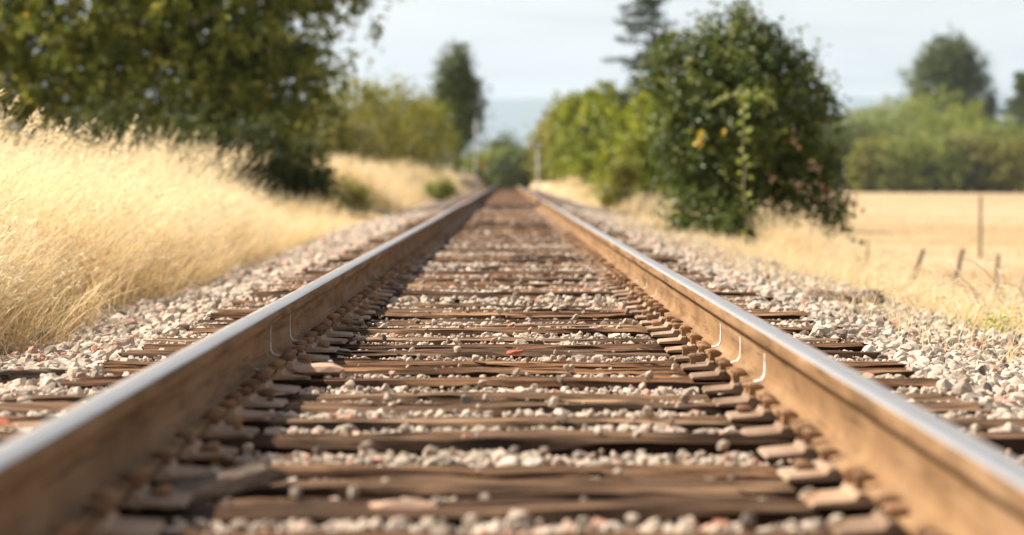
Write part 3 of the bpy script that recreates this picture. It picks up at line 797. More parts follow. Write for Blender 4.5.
# C: right slope
def redge(y): return 2.42 + 0.14 * vnoise(y * 0.5, 8.3) + 0.06 * vnoise(y * 2.3, 2.4)
def rfar(y): return np.maximum(y * 0.18 + 1.0, redge(y) + 0.6)
x, y = region(26000, redge, rfar, 11, 60, 1.0, 1.2)
pC = blades(x, y, R.uniform(0.10, 0.40, len(x)) * np.clip(0.4 + (x - redge(y)) * 0.5, 0.3, 0.8), 0.0062, (0.18, -0.1), 0.75, 4, heads=0.12, clump=0.6)
x, y = region(4500, lambda y: redge(y) - 0.75, lambda y: redge(y) + 0.3, 11, 50)
pC2 = blades(x, y, R.uniform(0.06, 0.25, len(x)), 0.005, (0.1, -0.1), 1.2, 4, droop=0.9)
x, y = region(1500, lambda y: 0*y + 3.3, lambda y: 0*y + 4.9, 37.5, 40.2)
pC3 = blades(x, y, R.uniform(0.3, 0.75, len(x)), 0.007, (0.1, -0.05), 0.7, 4, heads=0.3)
x, y = region(14000, lambda y: 0*y + 2.6, lambda y: 4.2 + (y - 42) * 0.05, 42, 200, 1.0, 1.4)
pC4 = blades(x, y, R.uniform(0.3, 0.9, len(x)) * np.clip((x - 2.4) * 1.0, 0.25, 1), 0.018, (0.1, 0), 0.5, 3)
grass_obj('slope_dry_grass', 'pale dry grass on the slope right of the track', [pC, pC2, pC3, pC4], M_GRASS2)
# stubble of the field
x, y = region(16000, lambda y: 0*y + 7.5, lambda y: y * 0.19 + 4, 45, 330, 1.0, 1.5)
pD = blades(x, y, R.uniform(0.10, 0.32, len(x)), 0.03, (0.05, 0), 0.6, 2)
grass_obj('field_stubble', 'golden cut stubble of the open field at the right', [pD], M_GRASS2)

# ------------------------------------------------------------------ trees and shrubs
def leaf_quads(C, N, size, aspect=0.5):
    n = len(C)
    N = N / (np.linalg.norm(N, axis=1)[:, None] + 1e-9)
    t = R.normal(size=(n, 3)); t -= N * (t * N).sum(1)[:, None]; t /= np.linalg.norm(t, axis=1)[:, None] + 1e-9
    b = np.cross(N, t); L = (size * R.uniform(0.6, 1.25, n))[:, None]
    v = np.stack([C - t * L * 0.5, C + b * L * aspect * 0.5 + N * L * 0.06, C + t * L * 0.5 - N * L * 0.1, C - b * L * aspect * 0.5 + N * L * 0.06], 1).reshape(-1, 3)
    return v, np.arange(4 * n).reshape(-1, 4)
def limb(m, a, b, r0, r1, k=6, n=6, wob=0.08):
    a, b = np.array(a, float), np.array(b, float); t = np.linspace(0, 1, n)[:, None]; L = np.linalg.norm(b - a)
    p = a + (b - a) * t + np.array([0, 0, 1]) * (np.sin(t * pi) * -0.06 * L) + R.normal(0, wob * L * 0.25, (n, 3)) * np.sin(t * pi)
    m.tube(p, np.linspace(r0, r1, n), k)
def tree(name, label, cat, x, y, lobes, clumps, per, leaf, crad, mat, trunk_r, stems=1, group=None, aspect=0.5, fill=0.55, up=0.5, fork=0.35, limbs=26, base_dz=0.0):
    gz = float(ground_z(x, y)) + base_dz
    root = link(name, None, None, (x, y, gz)); tag(root, label, cat, group)
    lob = np.array(lobes, float); wts = (lob[:, 3] * lob[:, 4] * lob[:, 5]) ** 0.8; wts /= wts.sum()
    li = R.choice(len(lob), size=clumps, p=wts); u = R.normal(size=(clumps, 3)); u /= np.linalg.norm(u, axis=1)[:, None]
    rr = (fill + (1 - fill) * R.random(clumps)) * (1 + 0.22 * vnoise(u[:, 0] * 2.2 + li * 3.1, u[:, 1] * 2.2, u[:, 2] * 2.2))
    rr = rr * np.where(R.random(clumps) < 0.15, R.uniform(1.0, 1.34, clumps), 1.0)
    P = lob[li, :3] + u * lob[li, 3:6] * rr[:, None]
    ok = P[:, 2] > 0.05; P = P[ok]; u = u[ok]
    n = len(P)
    cs = crad * R.uniform(0.6, 1.3, n)
    # every clump is a spray: leaves spread along a short outward twig
    ax = u + R.normal(0, 0.5, (n, 3)) + np.array([0, 0, 0.15]); ax /= np.linalg.norm(ax, axis=1)[:, None]
    s = R.uniform(-1, 1, (n, per))
    C = P[:, None] + ax[:, None] * (s * cs[:, None])[..., None] * 1.1 + R.normal(0, 0.33, (n, per, 3)) * cs[:, None, None]
    Nn = R.normal(0, 0.6, (n, per, 3)) + u[:, None] * 0.5 + np.array([0, 0, up])
    v, f = leaf_quads(C.reshape(-1, 3), Nn.reshape(-1, 3), leaf, aspect)
    tone = np.clip(R.random(n)[:, None] ** 1.3 * 0.65 + R.random((n, per)) * 0.38, 0, 1)
    tone = np.where(R.random((n, per)) < 0.012, 1.0, tone * 0.96)
    link('crown', np_mesh('crown', v, f, [mat], {'rnd': np.repeat(tone.ravel(), 4)}), root)
    m = MB(); top = lob[:, 2].max()
    cx, cy = (lob[:, 0] * wts).sum(), (lob[:, 1] * wts).sum()
    for s_ in range(stems):
        o0 = np.array([R.normal(0, 0.12) * (stems > 1), R.normal(0, 0.12) * (stems > 1), -0.15])
        e = np.array([cx + R.normal(0, 0.25) * lob[0, 3], cy + R.normal(0, 0.25) * lob[0, 4], top])
        tt = np.linspace(0, 1, 9)[:, None]; pth = o0 + (e - o0) * tt + R.normal(0, 0.02 * top, (9, 3)) * np.sin(tt * pi)
        m.tube(pth, trunk_r * (1.15 - tt[:, 0]) ** 0.9 / stems ** 0.5, 8)
        for q in R.choice(n, size=min(n, limbs // stems), replace=False):
            k = int(np.clip((fork + (1 - fork) * (P[q, 2] / (top * 1.4))) * 8 - 1, 1, 7))
            limb(m, pth[k], P[q], trunk_r * 0.42 / stems ** 0.5, trunk_r * 0.05, 5)
    link('trunk', m.mesh('trunk', [M_BARK], smooth=True), root)
    return root, P, u, gz

def conifer(name, label, cat, x, y, h, w, mat, levels, per, leaf, tuft, trunk_r, sparse=0.0, up=0.0, shape=0.8, group=None, start=0.1):
    gz = float(ground_z(x, y)); root = link(name, None, None, (x, y, gz)); tag(root, label, cat, group)
    m = MB(); tt = np.linspace(0, 1, 10)
    m.tube(np.stack([0.01*h*np.sin(tt*5), 0.01*h*np.cos(tt*4), tt*h - 0.2], 1), trunk_r * (1.02 - tt), 8)
    C = []
    for i in range(levels):
        t = start + (1 - start) * (i + R.random()) / levels
        if t > 0.985: continue
        L = w * ((1 - t) ** shape + 0.04) * R.uniform(0.65, 1.12); nb = 5 if sparse < 0.3 else 3
        for b in range(nb):
            if R.random() < sparse * 0.5: continue
            a = R.uniform(0, 2*pi); l = L * R.uniform(0.6, 1.1)
            p0 = np.array([0, 0, t*h]); dirv = np.array([cos(a), sin(a), up + R.normal(0, 0.08)])
            q = np.linspace(0, 1, 6)[:, None]; path = p0 + dirv * q * l + np.array([0, 0, -0.16*l]) * q**2 + np.array([0, 0, 0.1*l]) * q**4
            m.tube(path, trunk_r * 0.22 * (1.05 - q[:, 0]) * (1 - 0.6*t) + 0.006, 4, cap=False)
            nt = max(3, int(l / tuft * 1.6))
            for s in (np.arange(nt) + R.random(nt)) / nt:
                if s < 0.12: continue
                c = p0 + dirv * s * l + np.array([0, 0, -0.16*l*s*s + 0.1*l*s**4]); sp = tuft * (0.5 + 0.7 * (1 - s))
                C.append(c + R.normal(0, 1, (per, 3)) * np.array([sp*0.6, sp*0.6, sp*0.28]))
    C = np.vstack(C); N = R.normal(0, 0.7, C.shape) + np.array([0, 0, 0.8])
    v, f = leaf_quads(C, N, leaf, 0.4)
    link('crown', np_mesh('crown', v, f, [mat], {'rnd': np.repeat(R.random(len(C)) * 0.9, 4)}), root)
    link('trunk', m.mesh('trunk', [M_BARK], smooth=True), root)
    return root

L_DARK = leaf_mat('dark_tree_leaf', (0.065, 0.09, 0.018), (0.25, 0.285, 0.055), (0.72, 0.68, 0.20), 0.58, 0.45, 0.3, (0.55, 0.37, 0.08))
L_BUSH = leaf_mat('dark_bush_leaf', (0.035, 0.06, 0.013), (0.10, 0.135, 0.026), (0.32, 0.33, 0.07), 0.28, 0.42, 0.3)
L_OLIVE = leaf_mat('olive_shrub_leaf', (0.14, 0.145, 0.03), (0.28, 0.27, 0.06), (0.45, 0.40, 0.12), 0.40)
L_LIME = leaf_mat('yellow_green_leaf', (0.11, 0.15, 0.02), (0.26, 0.295, 0.04), (0.48, 0.46, 0.07), 0.42)
L_UNDER_SHADE = leaf_mat('shaded_undergrowth_leaf', (0.032, 0.045, 0.012), (0.07, 0.085, 0.02), (0.20, 0.20, 0.05), 0.4)  # the deep shade under the big tree is put into this leaf colour
L_CON = leaf_mat('conifer_needle', (0.025, 0.045, 0.022), (0.045, 0.075, 0.035), (0.09, 0.12, 0.055), 0.15)
L_WILLOW = leaf_mat('willow_leaf', (0.15, 0.185, 0.04), (0.30, 0.335, 0.08), (0.46, 0.47, 0.14), 0.35)
L_BROWNISH = leaf_mat('browned_shrub_leaf', (0.16, 0.155, 0.045), (0.27, 0.25, 0.08), (0.38, 0.32, 0.12), 0.35)
L_FAR = leaf_mat('far_tree_leaf', (0.055, 0.078, 0.017), (0.11, 0.14, 0.03), (0.20, 0.225, 0.055), 0.2)
L_VINE = leaf_mat('vine_leaf', (0.28, 0.36, 0.06), (0.42, 0.50, 0.10), (0.60, 0.64, 0.18), 0.55)
L_YEL = leaf_mat('yellow_leaf', (0.65, 0.42, 0.03), (0.75, 0.52, 0.05), (0.80, 0.60, 0.10), 0.4)
L_PINK = leaf_mat('dead_leaf', (0.35, 0.20, 0.11), (0.48, 0.29, 0.17), (0.55, 0.38, 0.24), 0.3)

# left: big broadleaf tree overhanging the grass
tree('broadleaf_tree', 'large dark green broadleaf tree rising behind the tall grass at the left', 'tree', -6.6, 70.5,
     [(-3.4, -1.5, 4.4, 3.6, 3.0, 3.2), (0.0, 0.0, 4.2, 3.0, 3.2, 3.4), (1.1, 0.2, 2.4, 2.0, 2.2, 2.2), (-2.6, -2.0, 2.2, 3.2, 2.0, 2.0), (1.7, 0.5, 5.2, 1.6, 2.0, 1.5), (-0.5, 0, 7.4, 3.2, 3.0, 1.8), (-6.0, -1.0, 3.8, 2.8, 2.2, 3.4), (0.2, -0.8, 1.4, 1.9, 1.8, 1.2), (-4.0, 0.0, 1.3, 4.2, 1.8, 1.3), (3.0, 0, 4.7, 1.15, 0.9, 0.5), (2.7, 0, 5.5, 1.5, 1.0, 0.7), (3.55, 0, 3.75, 0.28, 0.3, 0.35), (0.3, 0, 8.2, 2.6, 2.6, 1.6)],
     5000, 16, 0.20, 0.33, L_DARK, 0.30, group='trees and shrubs left of the track', fill=0.3)
LG = 'trees and shrubs left of the track'
tree('green_shrub', 'low green shrub at the foot of the large left tree', 'shrub', -3.3, 61.0, [(0, 0, 0.38, 0.5, 0.6, 0.38), (0.25, 0, 0.28, 0.35, 0.5, 0.28)], 150, 14, 0.075, 0.13, L_OLIVE, 0.03, 3, LG)
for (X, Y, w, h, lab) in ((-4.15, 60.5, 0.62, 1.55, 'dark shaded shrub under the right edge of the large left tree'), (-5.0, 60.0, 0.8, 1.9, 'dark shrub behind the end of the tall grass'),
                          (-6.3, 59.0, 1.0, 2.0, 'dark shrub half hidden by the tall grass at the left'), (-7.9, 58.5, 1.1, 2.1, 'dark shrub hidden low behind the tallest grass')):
    tree('dark_shrub', lab, 'shrub', X, Y, [(0, 0, h*0.5, w, w, h*0.5), (-w*0.5, 0, h*0.4, w*0.7, w*0.7, h*0.4), (w*0.3, -0.2, h*0.25, w*0.7, w*0.6, h*0.25)], 330, 14, 0.12, 0.18, L_UNDER_SHADE, 0.04, 3, LG)
for (px, Y, w, h, mt, lab) in ((352, 118, 2.2, 4.0, L_OLIVE, 'olive shrub just right of the large left tree'), (388, 128, 2.1, 4.1, L_OLIVE, 'olive shrub second right of the large left tree'),
                               (416, 140, 1.9, 4.0, L_OLIVE, 'olive shrub left of the slim dark tree'), (426, 165, 1.9, 3.9, L_LIME, 'yellowish shrub at the foot of the slim dark tree'),
                               (441, 108, 0.55, 0.8, L_LIME, 'small green bush in the dry grass of the left bank'), (330, 105, 1.8, 2.5, L_BROWNISH, 'brownish shrub behind the dark shaded left shrub')):
    s = F / Y; X = CAM[0] + (px - 507) / s
    tree('green_shrub', lab, 'shrub', X, Y, [(0, 0, h*0.55, w, w, h*0.45), (w*0.4, 0, h*0.35, w*0.7, w*0.7, h*0.33), (-w*0.5, 0, h*0.4, w*0.7, w*0.7, h*0.38), (0, 0, h*0.78, w*0.55, w*0.55, h*0.25)],
         int(300 if w > 1 else 90), 14, 0.20 if w > 1 else 0.12, 0.36 if w > 1 else 0.16, mt, 0.07, 3, 'trees and shrubs left of the track')
tree('slim_tree', 'slim tall dark tree standing alone left of the track end', 'tree', CAM[0] + (455 - 507) / (F / 250), 250,
     [(0, 0, 4.5, 2.3, 1.8, 4.0), (0.1, 0, 7.6, 1.8, 1.5, 2.6), (0.1, 0, 9.2, 1.15, 1.0, 1.7), (1.1, 0, 5.6, 1.4, 1.2, 2.6), (-1.0, 0, 5.2, 1.4, 1.2, 2.4)], 700, 14, 0.36, 0.55, L_FAR, 0.2, group='trees and shrubs left of the track', base_dz=0.5)

# right: the dense dark bush beside the track
bx_, by_ = CAM[0] + (742 - 507) / (F / 41.5), 41.5
root, P, u, gz = tree('dark_bush', 'large dense dark green bush standing close to the right of the track', 'bush', bx_, by_,
     [(0.0, 0, 1.65, 1.12, 1.15, 1.4), (0.0, 0, 2.65, 0.60, 0.6, 0.62), (-0.55, 0, 2.2, 0.66, 0.7, 0.8), (0.58, 0, 1.95, 0.64, 0.7, 0.9), (0.72, 0.1, 1.0, 0.55, 0.6, 0.75), (-0.6, -0.8, 0.35, 0.62, 0.6, 0.45), (-0.15, -1.0, 0.25, 0.5, 0.5, 0.35), (0.0, 0, 3.2, 0.22, 0.25, 0.36), (-0.42, 0, 2.95, 0.24, 0.25, 0.34), (0.38, 0, 2.85, 0.24, 0.25, 0.32), (0.8, 0, 2.5, 0.26, 0.25, 0.3), (1.12, 0, 1.95, 0.28, 0.3, 0.3), (1.2, 0, 1.1, 0.28, 0.3, 0.4), (-1.2, 0, 2.35, 0.22, 0.3, 0.3), (-0.95, 0, 2.75, 0.22, 0.3, 0.28), (1.25, -0.2, 0.5, 0.25, 0.3, 0.3), (-0.7, 0.1, 1.4, 0.62, 0.6, 0.9)],
     3300, 14, 0.085, 0.14, L_BUSH, 0.10, 4, 'trees and shrubs right of the track', fill=0.45, limbs=40)
def leaf_patch(name, pts, size, mat, parent, spread, n):
    pts = np.array(pts); C = np.repeat(pts, n, 0) + R.normal(0, spread, (len(pts)*n, 3)); N = R.normal(0, 0.5, C.shape) + np.array([-0.3, -1.0, 0.4])
    v, f = leaf_quads(C, N, size, 0.75); return link(name, np_mesh(name, v, f, [mat], {'rnd': np.repeat(R.random(len(C)), 4)}), parent)
def bpt(px, py, dy=-1.5):          # a point in the bush's own frame from its place in the picture
    Y = by_ + dy; return (CAM[0] + (px - 507) * Y / F - bx_, dy, CAM[2] - (py - 179.5) * Y / F - gz)
for (px, py, k) in ((700, 134, 3), (700, 140, 3), (700, 146, 3), (722, 133, 2)):
    for _ in range(k): leaf_patch('yellow_leaf', [np.array(bpt(px, py, -1.3)) + R.normal(0, 0.022, 3)], 0.085, L_YEL, root, 0.0, 1)
for (px, py) in ((795, 140), (771, 175), (812, 165), (818, 180), (822, 195), (800, 190)):
    for _ in range(6): leaf_patch('dead_leaf', [np.array(bpt(px, py, -1.15)) + R.normal(0, 0.06, 3)], 0.07, L_PINK, root, 0.0, 1)
# vine over the front of the bush
vroot = link('climbing_vine', None, None, (bx_, by_, gz)); tag(vroot, 'light green vine hanging down the front of the dark bush', 'vine')
m = MB(); pth = [bpt(708, 108), bpt(720, 98), bpt(738, 94), bpt(752, 93), bpt(766, 98), bpt(776, 108)]; m.tube(pth, 0.006, 5)
hang = [bpt(744, 94), bpt(741, 110), bpt(744, 130), bpt(742, 150), bpt(745, 170), bpt(743, 190), bpt(746, 208)]; m.tube(hang, 0.005, 5)
link('stem', m.mesh('stem', [M_TWIG]), vroot)
for i in range(20):
    t = i / 19; k = t * 6; a = int(min(5, k)); p = np.array(hang[a]) * (1 - (k - a)) + np.array(hang[a+1]) * (k - a)
    leaf_patch('leaf', [p + np.array([0.05 * (-1) ** i * R.uniform(0.3, 1.6), -0.03, R.normal(0, 0.03)])], 0.125 * (1.15 - 0.45 * t), L_VINE, vroot, 0.015, 1)
for i in range(12):
    t = i / 11; k = t * 5; a = int(min(4, k)); p = np.array(pth[a]) * (1 - (k - a)) + np.array(pth[a+1]) * (k - a)
    leaf_patch('leaf', [p + np.array([0, -0.02, 0.02 * (-1) ** i])], 0.10, L_VINE, vroot, 0.02, 1)
# leafy shoot right of the bush
Yq = 38.0; xq = CAM[0] + (858 - 507) * Yq / F; gq = float(ground_z(xq, Yq))
sh = link('leafy_shoot', None, None, (xq, Yq, gq)); tag(sh, 'thin leafy shoot standing in dry grass just right of the dark bush', 'plant')
zt = CAM[2] - (205 - 179.5) * Yq / F - gq
m = MB(); q = np.linspace(0, 1, 8); sp_ = np.stack([-0.10 * q ** 2, 0 * q, q * zt], 1); m.tube(sp_, 0.008 * (1.2 - q), 5); link('stem', m.mesh('stem', [M_TWIG]), sh)
for i in range(16):
    p = sp_[int(1 + i * 6 / 16)] + np.array([R.normal(0, 0.06), 0, R.normal(0, 0.03)]); leaf_patch('leaf', [p], 0.09, L_BUSH, sh, 0.02, 1)

# right: open-branched conifer behind the bush, yellow-green shrub row
conifer('open_conifer', 'sparse open-branched conifer rising behind the dark bush', 'tree', CAM[0] + (655 - 507) / (F / 130), 130, 10.1, 4.2, L_CON, 40, 12, 0.25, 0.38, 0.16, sparse=0.3, up=0.12, shape=0.55, group='trees and shrubs right of the track', start=0.2)
for (X, top, Y, w, mt, lab) in ((4.3, 100, 84, 1.15, L_LIME, 'yellow-green shrub touching the left edge of the dark bush'), (4.55, 92, 106, 1.5, L_LIME, 'yellow-green shrub left of the open conifer'),
                                 (4.6, 84, 138, 1.6, L_LIME, 'tallest yellow-green shrub in the row right of the track'), (4.6, 90, 176, 1.7, L_LIME, 'green shrub third from the far end of the right row'),
                                 (4.9, 97, 225, 1.9, L_OLIVE, 'olive shrub second from the far end of the right row'), (5.3, 112, 320, 2.3, L_OLIVE, 'last small shrub of the row right of the track'),
                                 (3.0, 163, 80, 0.42, L_OLIVE, 'small bush at the foot of the yellow-green row')):
    s = F / Y; g = float(ground_z(X, Y)); h = CAM[2] - (top - 179.5) / s - g
    tree('roadside_shrub', lab, 'shrub', X, Y, [(0, 0, h*0.5, w, w, h*0.45), (w*0.35, 0, h*0.72, w*0.6, w*0.6, h*0.26), (-w*0.35, 0, h*0.4, w*0.65, w*0.65, h*0.34), (0.1, 0, h*0.82, w*0.45, w*0.45, h*0.18), (0, 0, h*0.2, w, w, h*0.22)],
         int(480 if w > 0.6 else 120), 14, 0.0022 * Y + 0.02, 0.0030 * Y, mt, 0.08, 3, 'trees and shrubs right of the track')

# trees closing the view over the track end
for i, (px, top, Y, w, mt, lab) in enumerate(((497, 138, 520, 4.5, L_FAR, 'dark far tree left of the track end, under the blue ridge'), (511, 150, 480, 5.0, L_FAR, 'far tree straight over the track end'),
                               (526, 138, 430, 4.5, L_FAR, 'far tree just right of the track end'), (484, 150, 450, 5.0, L_WILLOW, 'pale far tree behind the left mast'),
                               (503, 128, 900, 5.0, L_CON, 'farthest pointed tree cluster against the blue ridge'))):
    s = F / Y; X = CAM[0] + (px - 507) / s; h = CAM[2] - (top - 179.5) / s - float(ground_z(X, Y))
    tree('far_tree', lab, 'tree', X, Y, [(0, 0, h*0.45, w, w, h*0.45), (w*0.3, 0, h*0.7, w*0.6, w*0.6, h*0.28), (-w*0.4, 0, h*0.4, w*0.7, w*0.7, h*0.36)], 240, 10, 0.9, 1.3, mt, 0.25, 1, 'trees beyond the track end')

# tree line across the field
FIELD = 'tree line beyond the field'
for (px, top, Y, w, mt, lab) in ((838, 114, 545, 7.0, L_FAR, 'dark tree at the left end of the field tree line, beside the bush'), (862, 98, 560, 7.5, L_WILLOW, 'green tree left of centre in the field tree line'),
                                 (893, 88, 575, 8.5, L_WILLOW, 'light green willow left of the tallest field tree'), (925, 79, 585, 8.5, L_WILLOW, 'light green willow under the tallest field tree'),
                                 (955, 98, 560, 8.0, L_WILLOW, 'light green willow right below the tallest field tree'), (985, 114, 545, 7.5, L_WILLOW, 'low rounded willow near the right end of the field tree line'),
                                 (1012, 121, 545, 7.5, L_WILLOW, 'low willow at the right picture edge'), (872, 134, 530, 3.6, L_OLIVE, 'low olive shrub in front of the field tree line at left'),
                                 (935, 136, 528, 6.0, L_WILLOW, 'broad green shrub in front of the willows'), (965, 126, 530, 5.5, L_BROWNISH, 'wide brownish shrub in front of the low willows'),
                                 (905, 132, 528, 5.0, L_WILLOW, 'green shrub in front of the left willows'), (1000, 136, 528, 5.5, L_OLIVE, 'olive shrub at the right end of the field edge')):
    s = F / Y; X = CAM[0] + (px - 507) / s; h = CAM[2] - (top - 179.5) / s + 1.8
    tree('field_tree', lab, 'tree', X, Y, [(0, 0, h*0.48, w, w, h*0.47), (w*0.4, 0, h*0.68, w*0.6, w*0.6, h*0.27), (-w*0.45, 0, h*0.6, w*0.6, w*0.6, h*0.3), (0, 0, h*0.2, w*1.1, w*0.9, h*0.22)],
         460, 12, 0.75, 1.1, mt, 0.3, 2, FIELD, fill=0.55)
tree('tall_tree', 'tallest dark broad tree towering over the field tree line', 'tree', CAM[0] + (947 - 507) / (F / 640), 640,
     [(0, 0, 19, 9.2, 8, 12), (1.0, 0, 27, 7.0, 6, 6.6), (-2.0, 0, 24, 7.0, 6, 7), (4.0, 0, 20, 6.5, 6, 8), (0.5, 0, 31.0, 4.0, 3.2, 3.2)], 1700, 12, 0.8, 1.2, L_FAR, 0.6, group=FIELD, fill=0.55)
conifer('field_conifer', 'small pointed dark conifer right of the tallest field tree', 'tree', CAM[0] + (990 - 507) / (F / 640), 640, 20.5, 3.6, L_CON, 26, 8, 0.8, 0.9, 0.3, group=FIELD)
conifer('field_conifer', 'dark conifer cut off by the right picture edge above the willows', 'tree', CAM[0] + (1022 - 507) / (F / 630), 630, 25.5, 11.0, L_FAR, 40, 10, 0.95, 1.3, 0.35, group=FIELD)
for (px, top, Y, w) in ((1048, 120, 550, 8), (1085, 110, 560, 9), (800, 130, 560, 8), (760, 125, 570, 8), (715, 128, 565, 8)):
    s = F / Y; X = CAM[0] + (px - 507) / s; h = CAM[2] - (top - 179.5) / s + 1.8
    tree('field_tree', 'green field-line tree standing behind the dark bush or beyond the right edge', 'tree', X, Y, [(0, 0, h*0.5, w, w, h*0.48), (w*0.4, 0, h*0.6, w*0.6, w*0.6, h*0.3)], 200, 12, 0.9, 1.3, L_WILLOW, 0.3, 1, FIELD)

# ------------------------------------------------------------------ weeds and brambles at the right edge
for (xw, yw, n, hh, lab) in ((2.50, 14.9, 34, 0.10, 'small fresh green weed at the edge of the right ballast'), (-2.45, 14.2, 20, 0.07, 'small green weed under the tall grass at the left edge')):
    g = float(ground_z(xw, yw)); w = link('green_weed', None, None, (xw, yw, g)); tag(w, lab, 'weed')
    C = R.normal(0, 1, (n * 5, 3)) * np.array([0.10, 0.10, hh * 0.4]) + np.array([0, 0, hh * 0.6]); v, f = leaf_quads(C, R.normal(0, 0.5, C.shape) + np.array([0, 0, 1]), 0.04, 0.5)
    link('leaves', np_mesh('leaves', v, f, [L_VINE], {'rnd': np.repeat(R.random(len(C)), 4)}), w)
    m = MB()
    for _ in range(10): m.tube([(0, 0, -0.02), tuple(R.normal(0, 1, 3) * np.array([0.05, 0.05, 0]) + np.array([0, 0, hh * 0.5])), tuple(R.normal(0, 1, 3) * np.array([0.1, 0.1, 0]) + np.array([0, 0, hh * 0.8]))], 0.002, 4)
    link('stems', m.mesh('stems', [L_VINE]), w)
for (xw, yw, n, hh, lab) in ((3.45, 20.5, 30, 0.55, 'tangle of pale dry bramble stems at the right picture edge'), (3.15, 18.2, 16, 0.38, 'low tangle of dry stems nearest the right ballast'), (4.3, 27.0, 22, 0.6, 'dry bramble stems behind, beside the leaning fence posts')):
    g = float(ground_z(xw, yw)); m = MB()
    for _ in range(n):
        a = R.uniform(0, 2*pi); l = R.uniform(0.3, 0.8); b = R.normal(0, 0.22, 2)
        q = np.linspace(0, 1, 9); m.tube(np.stack([b[0] + cos(a)*l*q, b[1] + sin(a)*l*q, -0.03 + hh*R.uniform(0.6, 1.1)*np.sin(q*2.5) ], 1) + R.normal(0, 0.012, (9, 3)), 0.0042 * (1.25 - q), 5)
    o = link('dry_bramble', m.mesh('dry_bramble', [M_TWIG], smooth=True), None, (xw, yw, g)); tag(o, lab, 'bramble', 'dry brambles')

# ------------------------------------------------------------------ fence posts
M_POST = simple_mat('rusty_steel_post', (0.30, 0.22, 0.15), 0.8, 0, 0.3, 20)
M_WPOST = simple_mat('grey_wood_post', (0.23, 0.17, 0.12), 0.9, 0, 0.3, 12)
def tpost(px0, py0, px1, py1, Y, lab, wood=False):
    s = F / Y; x0 = CAM[0] + (px0 - 507) / s; x1 = CAM[0] + (px1 - 507) / s; z1 = CAM[2] - (py1 - 179.5) / s
    g = float(ground_z(x0, Y)); h = z1 - g; root = link('fence_post', None, None, (x0, Y, g)); root.rotation_euler = (0, math.atan2(x1 - x0, h), 0); tag(root, lab, 'fence post', 'posts of the old field fence')
    m = MB()
    if wood:
        n = 8; q = np.linspace(0, 1, n); m.tube(np.stack([0.01*np.sin(q*5), 0*q, -0.3 + q*(h+0.3)], 1), 0.055 - 0.01*q, 9); link('shaft', m.mesh('shaft', [M_WPOST]), root)
        m = MB(); m.tube([(0, 0, h - 0.001), (0, 0, h + 0.02)], [0.045, 0.02], 9); link('top', m.mesh('top', [M_WPOST]), root)
    else:
        m.box((0, 0, h/2 - 0.15), (0.058, 0.008, h + 0.3)); m.box((0, 0.0305, h/2 - 0.152), (0.008, 0.052, h + 0.296)); link('shaft', m.mesh('shaft', [M_POST]), root)
        m = MB()
        for k in range(int(h / 0.11)): m.box((0, -0.007, 0.15 + k * 0.1), (0.026, 0.008, 0.014))
        link('studs', m.mesh('studs', [M_POST]), root)
tpost(905, 306, 925, 246, 44, 'leaning steel fence post, left one of the two tilted dark posts')
tpost(947, 306, 964, 247, 43, 'leaning steel fence post, darker right one of the two tilted posts')
tpost(980, 262, 981, 196, 88, 'tall upright wooden fence post farther out in the field', True)
tpost(866, 262, 868, 241, 62, 'short faint fence post nearest the dark bush')
tpost(994, 290, 999, 254, 48, 'thin fence post near the right picture edge')

# ------------------------------------------------------------------ masts by the track end
M_PALE = simple_mat('pale_galvanised_paint', (0.60, 0.58, 0.56), 0.6, 0, 0.12, 3)
M_ORANGE = simple_mat('orange_sign_paint', (0.62, 0.22, 0.06), 0.6, 0, 0.1, 6)
M_BLACK = simple_mat('black_signal_paint', (0.03, 0.03, 0.03), 0.6, 0, 0.1, 6)
def at(px, py, Y): return (CAM[0] + (px - 507) * Y / F, CAM[2] - (py - 179.5) * Y / F)
Y = 240.0; x0, zt = at(475.5, 121, Y); g = float(ground_z(x0, Y)); root = link('signal_mast', None, None, (x0, Y, g)); tag(root, 'tall pale mast with a small box left of the track end', 'mast')
m = MB(); m.tube([(0, 0, -0.2), (0, 0, zt - g)], [0.075, 0.05], 10); link('pole', m.mesh('pole', [M_PALE], True), root)
m = MB(); m.box((0, 0, 1.4), (0.34, 0.3, 0.7)); m.box((0, -0.01, 1.77), (0.4, 0.36, 0.04)); link('equipment_box', m.mesh('equipment_box', [M_PALE]), root)
m = MB(); m.box((-0.55, 0, 2.35), (0.9, 0.05, 0.06)); m.box((-0.9, -0.02, 2.35), (0.42, 0.10, 0.36)); link('side_panel', m.mesh('side_panel', [M_PALE]), root)
m = MB(); m.tube([(0, 0, zt - g), (0, 0, zt - g + 0.12)], [0.09, 0.03], 10); link('cap', m.mesh('cap', [M_PALE]), root)
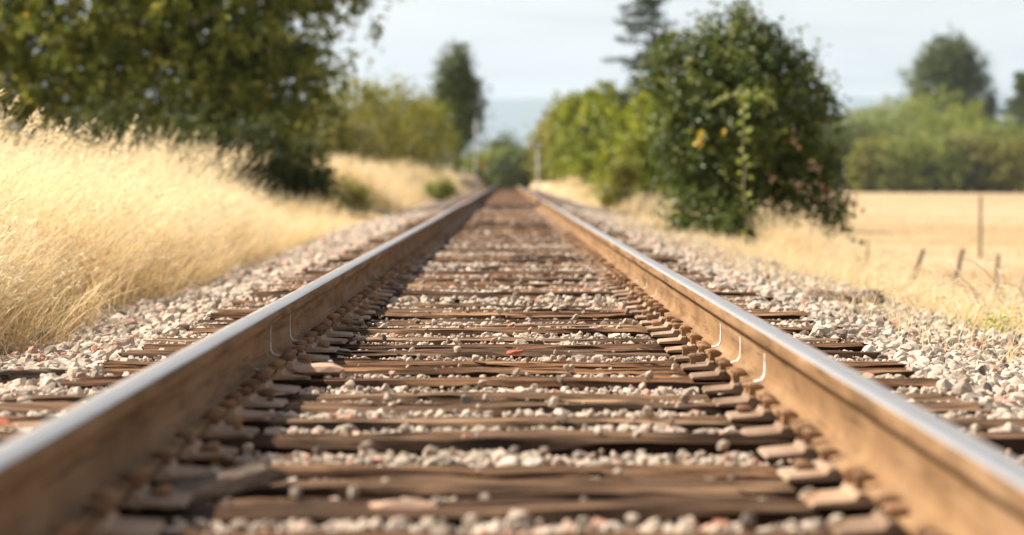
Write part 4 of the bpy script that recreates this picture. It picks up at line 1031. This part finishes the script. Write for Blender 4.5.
xo, zo = at(483, 165, 300); go = float(ground_z(xo, 300)); root = link('marker_sign', None, None, (xo, 300, go)); tag(root, 'small orange marker sign at the foot of the left mast', 'sign')
m = MB(); m.box((0, 0, (zo - go) / 2), (0.06, 0.05, zo - go)); link('post', m.mesh('post', [M_WPOST]), root)
m = MB(); m.box((0, -0.04, zo - go + 0.0), (0.42, 0.02, 0.5)); link('panel', m.mesh('panel', [M_ORANGE]), root)
Y = 245.0; x0, zt = at(537.5, 143, Y); g = float(ground_z(x0, Y)); root = link('signal_mast', None, None, (x0, Y, g)); tag(root, 'short pale signal mast with a rounded head right of the track end', 'mast')
h = zt - g
m = MB(); m.tube([(0, 0, -0.2), (0, 0, h - 0.4)], [0.08, 0.07], 10); link('pole', m.mesh('pole', [M_PALE], True), root)
m = MB(); m.box((0, 0, 0.55), (0.40, 0.36, 1.1)); m.box((0, -0.01, 1.12), (0.46, 0.42, 0.05)); link('equipment_box', m.mesh('equipment_box', [M_PALE]), root)
m = MB(); th = np.linspace(0, 2*pi, 16, endpoint=False); m.tube([(0, -0.08, h - 0.2), (0, 0.0, h - 0.2), (0, 0.03, h - 0.2)], [0.26, 0.26, 0.2], 16); hd = link('signal_head', m.mesh('signal_head', [M_PALE]), root)
m = MB(); m.tube([(0, -0.20, h - 0.2), (0, -0.081, h - 0.2)], [0.08, 0.09], 12); link('lens_hood', m.mesh('lens_hood', [M_BLACK]), hd)

# ------------------------------------------------------------------ haze
m = MB(); m.box((0, 13500, 368), (81000, 28200, 816))
mh = bpy.data.materials.new('haze'); mh.use_nodes = True; nn = mh.node_tree.nodes; nn.clear()
ho = nn.new('ShaderNodeOutputMaterial'); hv = nn.new('ShaderNodeVolumePrincipled'); hv.inputs['Color'].default_value = (0.74, 0.88, 1.0, 1); hv.inputs['Density'].default_value = 0.00006; hv.inputs['Anisotropy'].default_value = 0.2
mh.node_tree.links.new(hv.outputs[0], ho.inputs['Volume'])
hz = link('haze', m.mesh('haze', [mh])); tag(hz, 'pale summer haze lying over the plain', 'haze', kind='stuff')
